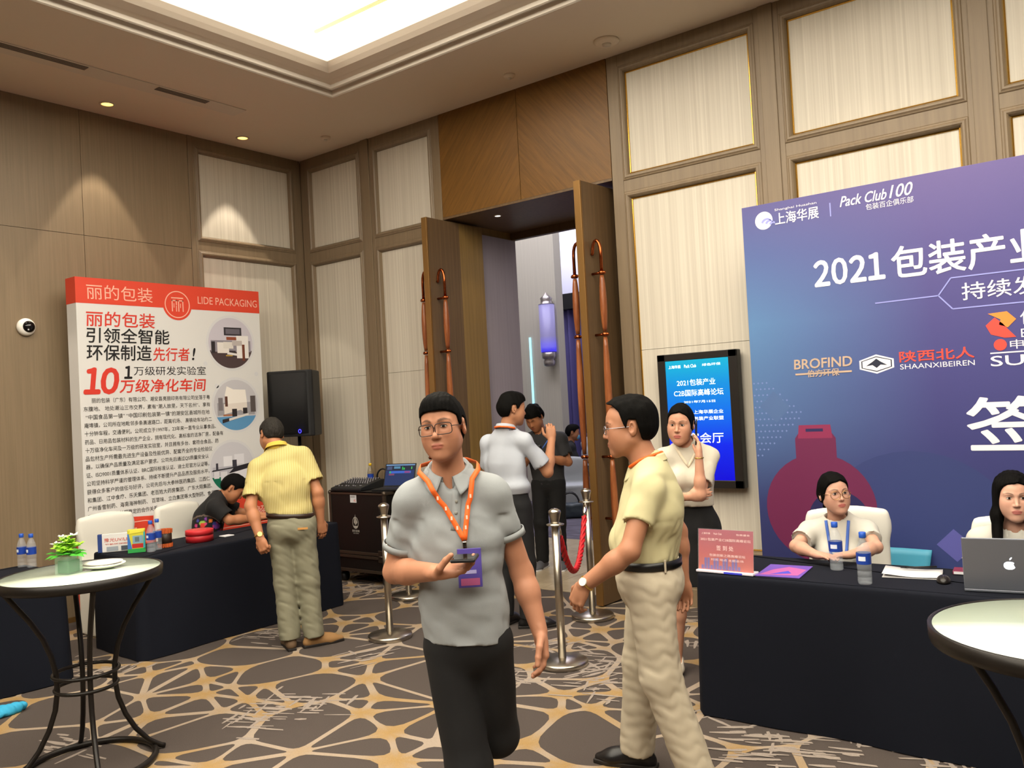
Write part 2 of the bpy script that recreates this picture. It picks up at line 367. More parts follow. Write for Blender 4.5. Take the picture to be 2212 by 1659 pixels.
# ------------------------------------------------------------------ floor with its woven web of cells
floor = struct('floor', MB().box(-14, 5.6, -8.1, 17, -.12, 0), M_CARPET)
def carpet():
    sp = .55; pts = []
    for i in range(-17, 7):
        for j in range(-3, 15):
            pts.append(Vector(((i+.5*(j % 2)+random.uniform(-.36, .36))*sp, (j+random.uniform(-.36, .36))*sp*.9)))
    vsd, es, fs, *_ = delaunay_2d_cdt(pts, [], [], 0, 1e-6)
    cc = []
    for f in fs:
        a, b, c = [vsd[i] for i in f[:3]]; d = 2*(a.x*(b.y-c.y)+b.x*(c.y-a.y)+c.x*(a.y-b.y))
        if abs(d) < 1e-9: d = 1e-9
        cc.append(Vector((((a.length_squared)*(b.y-c.y)+b.length_squared*(c.y-a.y)+c.length_squared*(a.y-b.y))/d, (a.length_squared*(c.x-b.x)+b.length_squared*(a.x-c.x)+c.length_squared*(b.x-a.x))/d)))
    # merge near nodes
    rep = list(range(len(cc)))
    for i in range(len(cc)):
        for j in range(i):
            if rep[j] == j and (cc[i]-cc[j]).length < .11: rep[i] = j; break
    edge_t = {}; E = set(); cells = {}
    for t, f in enumerate(fs):
        for k in range(3):
            e = tuple(sorted((f[k], f[(k+1) % 3]))); edge_t.setdefault(e, []).append(t)
            cells.setdefault(f[k], set()).add(rep[t])
    for e, ts in edge_t.items():
        if len(ts) == 2:
            a, b = rep[ts[0]], rep[ts[1]]
            if a != b: E.add((min(a, b), max(a, b)))
    nodes = {i: cc[i] for i in range(len(cc)) if rep[i] == i}
    inside = lambda p: -7.6 < p.x < 1.6 and -.6 < p.y < 6.35
    nid = len(cc); gold = {}
    for s, c in cells.items():
        c = [q for q in c if q in nodes]
        if len(c) < 4 or random.random() > .38: continue
        m = sum((nodes[q] for q in c), Vector((0, 0)))/len(c)
        if max((nodes[q]-m).length for q in c) > .8: continue
        nodes[nid] = m; gold[nid] = 1.
        for q in c: E.add((q, nid))
        nid += 1
    E = [e for e in E if inside(nodes[e[0]]) and inside(nodes[e[1]]) and (nodes[e[0]]-nodes[e[1]]).length < 1.2]
    nb = {}
    for a, b in E: nb.setdefault(a, []).append(b); nb.setdefault(b, []).append(a)
    for n in nb: gold.setdefault(n, random.choice((0, .5, 1, 1, 1)))
    G = V(*lin('#97794a')); Bg = V(*lin('#9a8b7b'))
    mb = MB(); cols = []
    Zs = [.0012]
    def put(pts2, c2):
        mb.poly([(p.x, p.y, Zs[0]) for p in pts2]); cols.extend(c2)
    width = {e: random.choice((.013, .016, .019, .022)) for e in E}
    ge = {e: (1 if random.random() < .14 else 0) for e in E}
    reach = {}
    for a, b in E:
        L = (nodes[a]-nodes[b]).length
        for n in (a, b): reach[(n, a+b-n)] = min((.17 if gold[n] > .6 else .10)*random.uniform(.8, 1.3), .42*L)
    for n, q in nb.items():
        P = nodes[n]; q = sorted(q, key=lambda o: math.atan2(nodes[o].y-P.y, nodes[o].x-P.x)); k = len(q)
        cn = Bg+(G-Bg)*gold[n]
        def side(o, sgn):
            d = (nodes[o]-P).normalized(); e = (min(n, o), max(n, o)); wv = width[e]
            return P+d*reach[(n, o)]+Vector((-d.y, d.x))*sgn*wv, d, wv, (cn*.75+Bg*.25 if ge[e] else cn*.15+Bg*.85)
        for i in range(k):
            A, da, wa, ca = side(q[i], 1); A0, *_ = side(q[i], -1)
            put([P, A0, A], [cn, ca, ca])
            if k < 2: continue
            B, db, wb, cb = side(q[(i+1) % k], -1)
            ang = (math.atan2(db.y, db.x)-math.atan2(da.y, da.x)) % (2*PI)
            if k == 1 or ang < 1e-3: continue
            if ang < PI-.15:
                bis = (da+db).normalized(); ctrl = P+bis*min(.013/max(math.sin(ang/2), .2), .045)
            else: ctrl = P+Vector((-da.y, da.x))*wa
            pr = A; pc = ca
            for t in (.25, .5, .75, 1.):
                p = A*(1-t)**2+ctrl*2*t*(1-t)+B*t*t; m = 4*t*(1-t)*.8; c = (ca*(1-t)+cb*t)*(1-m)+cn*m
                put([P, pr, p], [cn, pc, c]); pr, pc = p, c
    for a, b in E:
        d = (nodes[b]-nodes[a]).normalized(); pn = Vector((-d.y, d.x)); wv = width[(a, b)]
        p, q = nodes[a]+d*reach[(a, b)], nodes[b]-d*reach[(b, a)]
        g = ge[(a, b)]; ca = (Bg+(G-Bg)*gold[a])*(.75 if g else .15)+Bg*(.25 if g else .85); cb = (Bg+(G-Bg)*gold[b])*(.75 if g else .15)+Bg*(.25 if g else .85)
        put([p-pn*wv, q-pn*wv, q+pn*wv, p+pn*wv], [ca, cb, cb, ca])
    Zs[0] = .0016
    pale = V(*lin('#90847a'))
    for _ in range(70):
        c = Vector((random.uniform(-7.2, .6), random.uniform(.3, 6))); th = random.choice((.35, .35, 1.9, 1.2))+random.uniform(-.12, .12)
        for _ in range(random.randint(14, 30)):
            t2 = th+(PI/2 if random.random() < .18 else 0)+random.gauss(0, .05); d = Vector((math.cos(t2), math.sin(t2))); pn = Vector((-d.y, d.x))
            o = c+Vector((random.gauss(0, .13), random.gauss(0, .1))); L = random.uniform(.03, .10); w2 = random.uniform(.007, .017)
            Zs[0] += 1e-6; put([o-d*L-pn*w2*.4, o-pn*w2, o+d*L-pn*w2*.5, o+d*L*.9+pn*w2*.6, o+pn*w2*.7, o-d*L+pn*w2*.3], [pale]*6)
    me = mb.mesh('carpet_motif'); a = me.attributes.new('Col', 'FLOAT_COLOR', 'CORNER')
    c = np.ones((len(cols), 4), np.float32); c[:, :3] = np.array(cols); a.data.foreach_set('color', c.ravel())
    o = obj('carpet_motif', me, M_CARP2, floor); o['kind'] = 'stuff'
carpet()
mb = MB()
for i in range(8):
    for j in range(3):
        x = -7.6+i*.62; y = 6.14+j*.78
        struct('marble_tile', MB().box(x+.002, x+.618, y+.002, y+.778, 0, .006), M_MARBLE, floor)
struct('ballroom_carpet', MB().box(-13, -2.6, 8.49, 16.9, 0, .005), M_CARP3, floor)

# ------------------------------------------------------------------ walls with their frames, mouldings and covered panels
def PB(u, d, z): return (u, YB-d, z)
def PA(u, d, z): return (XA+d, u, z)
def wbox(P, u0, u1, d0, d1, z0, z1):
    a, b = P(u0, d0, z0), P(u1, d1, z1)
    return MB().box(min(a[0], b[0]), max(a[0], b[0]), min(a[1], b[1]), max(a[1], b[1]), z0, z1)
PROF = ((0, -.03), (.006, -.012), (.012, .004), (.022, .014), (.034, .015), (.044, .008), (.052, .006), (.058, 0))
def ring(P, u0, u1, z0, z1, prof):
    mb = MB(); pts = []
    for o, d in prof:
        pts.append([P(u0-o, d, z0-o), P(u1+o, d, z0-o), P(u1+o, d, z1+o), P(u0-o, d, z1+o)])
    vs = [p for r in pts for p in r]; fs = []
    for i in range(len(pts)-1):
        for k in range(4): fs.append((i*4+k, i*4+(k+1) % 4, (i+1)*4+(k+1) % 4, (i+1)*4+k))
    return mb.add(vs, fs)
def panel(wall, P, u0, u1, z0, z1, brass=False, seam=None):
    zs = [z0]+([seam] if seam else [])+[z1]
    for a, b in zip(zs, zs[1:]): wbox(P, u0-.03, u1+.03, -.05, -.03, a+.0015, b-.0015).build('fabric_panel', M_FAB, wall)
    ring(P, u0, u1, z0, z1, PROF).build('moulding', M_WOOD2, wall)
    if brass: ring(P, u0, u1, z0, z1, ((-.008, -.03), (-.006, -.022), (-.002, -.018), (.003, -.02))).build('brass_bead', M_BRASS, wall)
ROWS = ((.47, 3.30), (3.51, 4.345))
wall_back = struct('wall_back', MB().box(XA-.2, -5.42, YB+.05, YB+.2, 0, HC+.6).box(-3.53, 5.6, YB+.05, YB+.2, 0, HC+.6).box(-5.42, -3.53, YB+.05, YB+.2, 3.50, HC+.6), M_WOOD)
cols_l = [(-7.355, -6.615), (-6.31, -5.585)]; cols_r = [(-3.365, -2.315), (-2.015, -.945), (-.655, .415), (.715, 1.785), (2.085, 3.155), (3.455, 4.525)]
def framing(wall, P, cols, a, b):
    edges = [a]+[x for c in cols for x in c]+[b]
    m = .057
    for i in range(0, len(edges), 2):
        l, r = edges[i]+(m if i else 0), edges[i+1]-(m if i+2 < len(edges) else 0)
        wbox(P, l, r, -.05, 0, .1, HC).build('stile', M_WOOD2, wall, bevel=.003)
        if r-l > .15: wbox(P, (l+r)/2-.055, (l+r)/2+.055, 0, .012, .15, HC).build('pilaster', M_WOOD2, wall, bevel=.004)
    for c in cols:
        for z0, z1 in ((.1, .47-m), (3.30+m, 3.51-m), (4.345+m, HC)):
            wbox(P, c[0]-m, c[1]+m, -.05, -.001, z0, z1).build('rail', M_WOOD2, wall, bevel=.003)
framing(wall_back, PB, cols_l, XA+.001, -5.425); framing(wall_back, PB, cols_r, -3.525, 5.5)
for k, c in enumerate(cols_l+cols_r):
    for z0, z1 in ROWS: panel(wall_back, PB, *c, z0, z1, brass=k > 1, seam=2.05 if z1 < 4 else None)
wall_left = struct('wall_left', MB().box(XA-.2, XA-.05, -8, YB+.2, 0, HC+.6), M_DARK)
framing(wall_left, PA, [(4.875, 5.967)], 4.80, YB-.001)
panel(wall_left, PA, 4.875, 5.967, *ROWS[0]); panel(wall_left, PA, 4.875, 5.967, *ROWS[1])
wbox(PA, 4.745, 4.797, -.05, .004, .1, HC).build('pilaster', M_WOOD2, wall_left, bevel=.003)
ys = [4.745-1.055*k for k in range(13)]
for a, b in zip(ys[1:], ys):
    for z0, z1 in ((.0, .25), (.25, 3.37), (3.37, HC)):
        wbox(PA, a+.002, b-.002, -.05, -.002, z0+.002, z1-.002).build('wood_panel', M_WOOD, wall_left)
struct('baseboard_left', wbox(PA, -8, 4.74, 0, .012, 0, .045), M_EDGE)
struct('baseboard_corner', wbox(PA, 4.745, YB, 0, .02, 0, .14), M_WOOD2, bevel=.004)
struct('baseboard_back', MB().box(XA, -5.43, YB-.02, YB, 0, .14).box(-3.52, 5.5, YB-.02, YB, 0, .14), M_WOOD2, bevel=.004)
struct('wall_right', MB().box(5.5, 5.65, -8, YB, 0, HC+.6), M_WOOD)
struct('wall_rear', MB().box(XA-.2, 5.65, -8.15, -8, 0, HC+.6), M_WOOD)

# doorway: chevron header, vestibule sides and soffit, second header
for a, b, m in ((-5.42, -4.478, M_CHEV1), (-4.472, -3.53, M_CHEV2)):
    MB().box(a, b, YB-.0, YB+.05, 3.50, HC).build('chevron_panel', m, wall_back)
VB = 7.24
vest = struct('wall_vestibule', MB().box(-5.6, -5.42, YB+.2, VB, 0, 3.6).box(-3.53, -3.35, YB+.2, VB, 0, 3.6).box(-5.42, -5.41, YB+.06, VB, 0, 3.48).box(-3.54, -3.53, YB+.06, VB, 0, 3.48), M_DOORG)
MB().box(-5.41, -5.395, 6.66, VB, .15, 3.40).build('wallpaper_panel', M_PALE, vest)
struct('ceiling_vestibule', MB().box(-5.419, -3.531, YB+.001, VB, 3.478, 3.499), M_DOORD)
struct('trim_header', MB().box(-5.41, -3.54, VB-.06, VB, 3.40, 3.48), M_DOORD)
# the ballroom beyond
struct('wall_ballroom', MB().box(-13, -7.80, 11.5, 11.7, 0, 6), M_BEYOND)
struct('wall_ballroom_far', MB().box(-13, -2.4, 13.5, 13.7, 0, 6.2), M_WHITE)
struct('wall_ballroom_right', MB().box(-2.6, -2.4, VB, 13.5, 0, 6.2), M_BEYOND)
struct('wall_ballroom_front', MB().box(-13, -5.6, VB, VB+.1, 0, 6).box(-3.35, -2.4, VB, VB+.1, 0, 6).box(-5.6, -3.35, VB, VB+.1, 3.44, 6), M_BEYOND)
struct('wall_ballroom_left', MB().box(-13.1, -13, VB, 13.7, 0, 6.2), M_BEYOND)
struct('ceiling_ballroom', MB().box(-13, -2.4, VB, 13.7, 6, 6.2), M_WHITE)
light('ballroom_light', 'AREA', (-7.2, 9.8, 5.9), 330, (.93, .9, 1), shape='RECTANGLE', size=5, size_y=4)
light('vestibule_spot', 'SPOT', (-4.946, 6.40, 3.46), 12, (1, .85, .6), spot_size=1.4, spot_blend=.6, shadow_soft_size=.03)
light('ballroom_wash', 'AREA', (-8.8, 12.4, 5.8), 110, (.85, .85, 1), shape='RECTANGLE', size=2, size_y=.5)  # added light without a fitting, brightens the far white wall

# ------------------------------------------------------------------ ceiling with the stepped luminous recess
RX0, RX1, RY0, RY1 = -5.74, 2.2, -4.4, 5.085
def rect_ring(o0, z0, o1, z1, mb):
    r = lambda o, z: [(RX0+o, RY0+o, z), (RX1-o, RY0+o, z), (RX1-o, RY1-o, z), (RX0+o, RY1-o, z)]
    a, b = r(o0, z0), r(o1, z1)
    for k in range(4): mb.quad(a[k], a[(k+1) % 4], b[(k+1) % 4], b[k])
    return mb
ceiling = struct('ceiling', MB().box(XA-.2, RX0, -8, YB+.2, HC, HC+.12).box(RX1, 5.6, -8, YB+.2, HC, HC+.12).box(RX0, RX1, -8, RY0, HC, HC+.12).box(RX0, RX1, RY1, YB+.2, HC, HC+.12), M_CEIL)
mb = MB()
for p, q in zip(*(lambda L: (L, L[1:]))([(-.012, HC), (-.012, HC-.012), (.0, HC-.018), (.014, HC-.012), (.018, HC+.0), (.022, HC+.035), (.062, HC+.04), (.066, HC+.02), (.08, HC+.014), (.094, HC+.02), (.098, HC+.05)])): rect_ring(*p, *q, mb)
struct('trim_cornice', mb, M_MOLD, ceiling)
mb = MB()
for p, q in zip(*(lambda L: (L, L[1:]))([(.098, HC+.05), (.16, HC+.058), (.24, HC+.075), (.28, HC+.10), (.32, HC+.13), (.32, HC+.18), (.26, HC+.18)])): rect_ring(*p, *q, mb)
for f in range(len(mb.sm)): mb.sm[f] = False
struct('trim_cove', mb, M_CEIL, ceiling)
struct('ceiling_recess_side', rect_ring(-.02, HC+.1, -.02, HC+.62, MB()), M_LUM, ceiling)
struct('ceiling_luminous', MB().box(RX0-.05, RX1+.05, RY0-.05, RY1+.05, HC+.6, HC+.64), M_LUM, ceiling)
struct('tray_shadow_strip', MB().box(-5.67, RX1-.2, 4.85, 4.88, HC+.48, HC+.5), mat('tray_shadow', '#8a7a58', .8), ceiling)  # tan strip drawn in place of the shadow gap along the inner tray

def downlight(x, y, label, z=HC, es=14, r=.05):
    t = thing('downlight', label, 'downlight', (x, y, z), group='recessed downlights')
    MB().lathe([(r*1.35, 0), (r*1.35, -.006), (r, -.008), (r, 0)], cap=False).build('trim_ring', M_MOLD, t)
    MB().lathe([(r, -.003), (0, -.003)], cap=False).build('lens', mat('lamp_lens_%d' % es, '#ffffff', emit='#ffffff' if es == 30 else '#ffc860', es=es*.25), t)
downlight(-7.235, 3.803, 'lit round ceiling downlight above the flat wood wall, nearer the camera')
downlight(-7.235, 5.193, 'lit round ceiling downlight above the cream wall panel, nearest the corner')
downlight(-4.96, 6.40, 'small bright downlight in the dark soffit of the doorway', z=3.479, es=30, r=.028)
downlight(-4.30, 6.95, 'small amber downlight inside the doorway by the right door leaf', z=3.479, es=6, r=.035)
for x, y, r, lb in ((-3.336, 5.832, .10, 'white round ceiling fitting above the panels right of the doorway'), (-4.313, 5.834, .05, 'small white ceiling detector above the doorway'), (-6.659, 5.781, .05, 'small white ceiling sprinkler by the room corner')):
    t = thing('smoke_detector', lb, 'smoke detector', (x, y, HC))
    MB().lathe([(r, 0), (r, -.012), (r*.8, -.025), (0, -.03)]).build('housing', M_CEIL, t)
    MB().lathe([(r*.35, -.026), (r*.35, -.036), (0, -.038)]).build('sensor', M_MOLD, t)
t = thing('ceiling_vent', 'long recessed linear air slot with two dark grilles in the ceiling', 'air vent', (-6.64, 0, HC))
MB().box(-.10, .10, 1.2, 4.75, -.008, 0).build('frame', M_MOLD, t, bevel=.003)
for a, b in ((1.9, 3.31), (3.90, 4.38)):
    g = MB().box(.005, .085, a, b, -.009, -.002).build('grille', mat('vent_grille', '#6b6157', .8), t)
    for k in range(4): MB().box(.015+.019*k, .022+.019*k, a, b, -.014, -.007).build('slat', mat('vent_slat', '#8b8177', .6), g)
# ------------------------------------------------------------------ door leaves with copper pulls
def pull(t, x, y, side):
    """a tall copper pull on one face of a leaf; side: +1 / -1 along x; y: distance from the hinge"""
    g = t
    h = MB(); px = x+side*.095
    arc = [(px-side*.095*(1-math.cos(a)), y+.0, 2.86+.11*math.sin(a)) for a in [PI*k/10 for k in range(0, 10)]]
    h.tube([(px, y, 2.70)]+[(px-side*.04*(1-math.cos(PI*k/8)), y, 2.86+.10*math.sin(PI*k/8)) for k in range(0, 9)]+[(px-side*.088, y, 2.845)], .0135, 10)
    o = h.build('door_handle', M_COPPER, t)
    for a, b in ((2.69, 2.19), (2.19, 1.20), (1.20, .44)):
        n = 12; zs = [a-.02+(b-a+.04)*k/n for k in range(n+1)]
        MB().tube([(px, y, z) for z in zs], [.016+.014*math.sin(PI*k/n)**.7 for k in range(n+1)], 12).build('grip', M_COPW, o)
    for z in (2.69, 2.19, 1.20, .70):
        MB().tube([(x, y, z), (px+side*.02, y, z)], .011, 8).ball((px+side*.024, y, z), .014).lathe([(.026, -.014), (.026, .014)], 14, (px, y, z)).build('bracket', M_COPPER, o)
def leaf(lb, x, y0, y1, gold, rz, z1=3.45):
    t = thing('door_leaf', lb, 'door', (x, y1, 0), rz); L = y1-y0
    MB().box(-.03, .03, -L+.02, -L*.43, .012, z1).build('leaf_panel', M_DOORD, t, bevel=.002)
    MB().box(-.03, .03, -L*.43, 0, .012, z1).build('leaf_panel', gold, t, bevel=.002)
    MB().box(-.032, .032, -L, -L+.02, .012, z1).build('edge_strip', M_EDGE, t, bevel=.002)
    pull(t, .03, -L+.11, 1); pull(t, -.03, -L+.08, -1)
    return t
leaf('tall brown door leaf with copper pulls, left of the doorway', -5.375, 5.80, 6.62, M_DOORG, .0)
leaf('tall brown door leaf with copper pulls, right of the doorway', -3.625, 5.80, 6.62, M_DOORD, -.06)
# beyond the doorway: wall lamp, curtain, light strip
t = thing('wall_sconce', 'tall glass wall lamp glowing blue on the far pier', 'wall lamp', (-7.90, 11.36, 2.25))
m_tube = mat('sconce_glass', '#8a86b4', .3); nt = m_tube.node_tree
tc = nt.nodes.new('ShaderNodeTexCoord'); sp = nt.nodes.new('ShaderNodeSeparateXYZ'); cr = nt.nodes.new('ShaderNodeValToRGB'); mr = nt.nodes.new('ShaderNodeMapRange')
mr.inputs['From Min'].default_value = .2; mr.inputs['From Max'].default_value = 1.0
e = cr.color_ramp.elements; e[0].color = (.03, .02, 1, 1); e[0].position = .05; e[1].color = (.075, .07, .13, 1); e[1].position = .35
nt.links.new(tc.outputs['Object'], sp.inputs[0]); nt.links.new(sp.outputs['Z'], mr.inputs['Value']); nt.links.new(mr.outputs[0], cr.inputs[0])
nt.links.new(cr.outputs[0], nt.nodes['Principled BSDF'].inputs['Emission Color']); nt.nodes['Principled BSDF'].inputs['Emission Strength'].default_value = .9
MB().lathe([(.125, .22), (.13, .3), (.13, 1.0), (.125, 1.0)], 20).build('glass_tube', m_tube, t)
MB().lathe([(.05, -.02), (.09, .0), (.1, .06), (.08, .1), (.115, .12), (.12, .22), (.0, .22)], 20).build('lower_holder', mat('sconce_metal', '#a9a2a0', .3, .8), t)
MB().lathe([(.135, 1.0), (.1, 1.01), (.09, 1.06), (.1, 1.1), (.06, 1.14), (.03, 1.17), (0, 1.2)], 20).build('upper_cap', mat('sconce_metal'), t)
MB().box(-.03, .03, .1, .14, .2, 1.05).build('back_plate', mat('sconce_metal'), t)
tag(MB().box(-8.37, -8.345, 11.47, 11.498, .6, 2.75).build('light_strip', mat('cyan_strip', '#bfefff', emit='#9fe8ff', es=1.2)), 'thin pale cyan light strip running up the far pier', 'light strip')
t = thing('curtain', 'purple blackout curtain in deep folds under a dark pelmet in the ballroom', 'curtain', (-8.9, 13.36, 0))
MB().grid(lambda u, v: (-1.6+3.8*u, .045*math.sin(u*150)+.02*math.sin(u*67+2), .02+3.42*v), 260, 2).build('drape', mat('purple_curtain', '#5f5890', .8), t)
MB().box(-1.7, 2.3, -.14, .13, 3.36, 3.66).build('pelmet', M_BLACK, t, bevel=.01)

# ------------------------------------------------------------------ the printed stand on the left
def flat(n, c='#888888', **k): return mat(n, c, .5, **k)
P_RED = flat('print_red', '#d8452f'); P_REDS = flat('print_red_letter', '#d23a2c'); P_BLK = flat('print_black', '#1b1a1c'); P_GRY = flat('print_grey_black', '#3a3836')
P_WHT = flat('print_white', '#d9d8d7'); P_LG = flat('print_light_grey', '#d3d3d6'); P_SAL = flat('print_salmon', '#f0b6a2')
st = thing('display_stand', 'white and red printed exhibition stand with company text by the left wall', 'display stand', (-7.137, 3.41, 0), PI/2)
MB().box(0, 1.81, 0, .165, .012, 2.925).build('body', P_WHT, st)
MB().box(-.002, 1.812, -.0012, .166, 2.708, 2.927).build('header_band', P_RED, st)
MB().box(-.002, 0, -.001, .166, .012, .70).build('side_band', P_RED, st)
MB().poly([(0, -.0008, .012), (1.81, -.0008, .012), (1.81, -.0008, .965), (1.1, -.0008, .84), (.7, -.0008, .845), (.3, -.0008, .875), (0, -.0008, .875)]).build('bottom_band', P_RED, st)
def S(y, z): return (y-3.41, z)
def bt(body, y0, y1, z0, z1, m, **k): return text(body, y0-3.41, y1-3.41, z0, z1, -.0022, m, st, **k)
bt('丽的包装', 3.50, 4.09, 2.745, 2.875, P_SAL)
disc(.92, 2.745, .145, -.0013).build('emblem_disc', P_RED, st); e = disc(.92, 2.745, .125, -.0018, r2=.116).build('emblem', P_SAL, st)
mb = MB()
def hv(x0, x1, z0, z1): mb.quad((x0, -.0022, z0), (x1, -.0022, z0), (x1, -.0022, z1), (x0, -.0022, z1))
hv(.86, .98, 2.80, 2.81); hv(.863, .873, 2.68, 2.785); hv(.863, .915, 2.776, 2.786); hv(.905, .915, 2.74, 2.786); hv(.905, .913, 2.68, 2.735)
hv(.927, .937, 2.68, 2.785); hv(.927, .98, 2.776, 2.786); hv(.97, .98, 2.68, 2.786); hv(.882, .889, 2.715, 2.755); hv(.947, .954, 2.715, 2.755)
mb.build('emblem_strokes', P_SAL, st)
bt('LIDE PACKAGING', 4.54, 5.195, 2.765, 2.835, P_SAL)
bt('丽的包装', 3.49, 4.10, 2.515, 2.645, P_REDS, bold=.018, shear=.05); bt('引领全智能', 3.485, 4.235, 2.375, 2.505, P_BLK, bold=.022, shear=.05)
bt('环保制造', 3.48, 4.055, 2.225, 2.36, P_BLK, bold=.022, shear=.05); bt('先行者', 4.07, 4.43, 2.225, 2.345, P_REDS, bold=.02, shear=.08); bt('!', 4.455, 4.49, 2.235, 2.345, P_BLK, bold=.03, shear=.2)
bt('１', 3.45, 3.575, 1.948, 2.155, P_REDS, bold=.07, shear=.15); bt('０', 3.60, 3.74, 1.945, 2.155, P_REDS, bold=.07, shear=.15); bt('１', 3.80, 3.865, 2.07, 2.175, P_BLK, bold=.06, shear=.1)
bt('万级研发实验室', 3.885, 4.59, 2.095, 2.175, P_BLK); bt('万级净化车间', 3.75, 4.585, 1.945, 2.06, P_REDS, bold=.03, shear=.12)
PARA = ['丽的包装（广东）有限公司、潮安县亮丽印务有限公司坐落于粤', '东腹地、 地处潮汕三市交界，素有“潮人故里，天下名州”、享有', '“中国食品第一镇” “中国印刷包装第一镇”的潮安区县城所在地',
 '庵埠镇，公司所在地毗邻多条高速路口，距离机场、 高铁动车站约二', '十分钟车程，交通便利。公司成立于1997年，23年来一直专业从事食品、', '药品、日用品包装材料的生产企业，拥有现代化、高标准的洁净厂房，配备有',
 '十万级净化车间及一万级的研发实验室，并且拥有多台、套符合食品、药', '品包材生产所需最先进生产设备及性能优异、配套齐全的专业检验仪', '器，以确保产品质量及满足客户要求。公司先后通过QS质量安全认', '证、ISO9001质量体系认证、BRC国际标准认证、迪士尼官方认证等，',
 '公司坚持科学严谨的管理体系、持续不断提升产品品质及服务水平，', '获得众多客户的信任与好评，公司先后与大参林医药集团、江西仁', '和集团、江中食疗、乐天集团、老百姓大药房集团、广东大翔集团、', '广州香雪制药、海南海神制药、 百草味、立白集团等大型制药、食品、', '日用品企业建立长期稳定的合作关系。']
RW = [4.62, 4.62, 4.61, 4.63, 4.67, 4.745, 4.69, 4.62, 4.58, 4.58, 4.58, 4.58, 4.60, 4.64, 4.065]
for i, (l, r) in enumerate(zip(PARA, RW)):
    z = 1.885-.0693*i; bt(l, 3.505 if i == 0 else (3.45 if i == 2 else 3.435), r, z-.021, z+.021, P_GRY, name='text_line', bold=.006)
bt('环保', 3.60, 3.86, .665, .775, P_SAL, bold=.015); bt('可回收', 4.17, 4.56, .66, .775, P_SAL, bold=.015); bt('可降解', 4.80, 5.19, .69, .80, P_SAL, bold=.015)
mb = MB()
for a0, sgn in ((PI/2, -1),):
    pts = [(.10, .82)]+[(.52+.09*math.cos(PI/2-PI*k/10), .73+.09*math.sin(PI/2-PI*k/10)) for k in range(11)]+[(.10, .64)]
    for (a, b), (c, d) in zip(pts, pts[1:]): mb.quad((a, -.0022, b-.004), (c, -.0022, d-.004), (c, -.0022, d+.004), (a, -.0022, b+.004))
hv(.62, 1.81, .632, .639); mb.build('outline_print', P_SAL, st)
def photo(cy, cz, r, top, bot, hz, shapes):
    cx = cy-3.41; f = disc(cx, cz, r*1.1, -.0012, r2=r*1.0).build('photo_ring', P_LG, st)
    p = disc(cx, cz, r, -.0014).build('photo_print', flat('photo_'+top[1:], top), st)
    a = math.asin(hz); disc(cx, cz, r, -.0017, a0=PI-a, a1=2*PI+a).build('photo_ground', flat('photo_'+bot[1:], bot), p)
    for k, (c, pts) in enumerate(shapes):
        MB().poly([(cx+x*r, -.002-.0001*k, cz+z*r) for x, z in pts]).build('photo_shape', flat('photo_'+c[1:], c), p)
R = lambda x0, x1, z0, z1: [(x0, z0), (x1, z0), (x1, z1), (x0, z1)]
photo(4.877, 2.402, .245, '#c4bfcb', '#4a3b3d', -.3, [('#8d8792', R(-.9, .9, -.35, .1)), ('#e2dcd8', R(-.62, -.1, -.4, .02)), ('#38343a', R(-.3, .5, .3, .62)), ('#67626c', R(-.22, .42, .36, .56)), ('#8f4b32', R(-.2, .42, .12, .24)), ('#e6e2e0', R(.25, .8, -.6, .3)), ('#6e3a28', R(.5, .62, -.7, -.05)), ('#d8d2cc', R(-.35, .1, -.22, .04)), ('#3b3335', R(-.1, .2, -.55, -.3)), ('#b9b0ae', R(.05, .5, -.1, .1)), ('#2f2a2d', R(-.88, -.72, -.4, .05)), ('#c8a34a', R(-.25, .05, -.52, -.48)), ('#dedad9', [(-.2, -.45), (.25, -.5), (.28, -.42), (-.15, -.36)])])
photo(4.904, 1.80, .245, '#c2c0c6', '#5b93c0', -.45, [('#9c9aa0', R(-.85, .85, -.4, .1)), ('#efe9e2', [(-.45, .0), (.5, .1), (.45, .6), (-.1, .62), (-.4, .75), (-.5, .4)]), ('#e0d7cf', [(-.55, -.35), (.2, -.2), (.5, -.4), (.5, .1), (-.55, .05)]), ('#5a3a30', R(-.5, -.38, -.05, .35)), ('#302a2c', [(-.65, -.7), (.0, -.55), (.0, -.45), (-.65, -.55)]), ('#2c2729', R(-.2, .02, -.45, -.15)), ('#2c2729', R(.3, .5, -.35, -.12)), ('#a5643f', R(-.6, -.2, -.42, -.36)), ('#58504f', R(.66, .9, -.3, .35)), ('#d9d4d0', [(-.35, -.62), (.55, -.42), (.55, -.34), (-.35, -.52)]), ('#7a7478', R(-.8, -.6, -.2, .3))])
photo(4.831, 1.205, .24, '#c9c8d0', '#0f6a50', -.35, [('#b4b2bd', R(-.9, .9, -.3, .05)), ('#e4e3ea', R(-.4, .0, .05, .45)), ('#dddce4', R(.1, .55, .1, .5)), ('#2b2a30', [(-.95, -.12), (.1, -.05), (.1, -.0), (-.9, -.06)]), ('#d6d5dc', R(-.55, -.25, -.5, -.15)), ('#d6d5dc', R(-.85, -.62, -.4, -.12)), ('#dedde4', [(-.2, -.7), (.75, -.45), (.75, -.1), (-.2, -.25)]), ('#26242b', [(-.2, -.25), (.75, -.1), (.8, .1), (.1, .0)]), ('#3c3a44', R(.0, .2, .0, .28)), ('#3c3a44', R(-.75, -.65, -.1, .2))])
mb = MB()
for y, z, r in ((4.59, 2.20, .022), (5.15, 2.10, .022), (4.70, 1.99, .022), (4.62, 1.02, .02)):
    mb.poly([(y-3.41+r*math.cos(k*PI/8), -.0012, z+r*math.sin(k*PI/8)) for k in range(16)])
mb.build('printed_dot', P_LG, st)

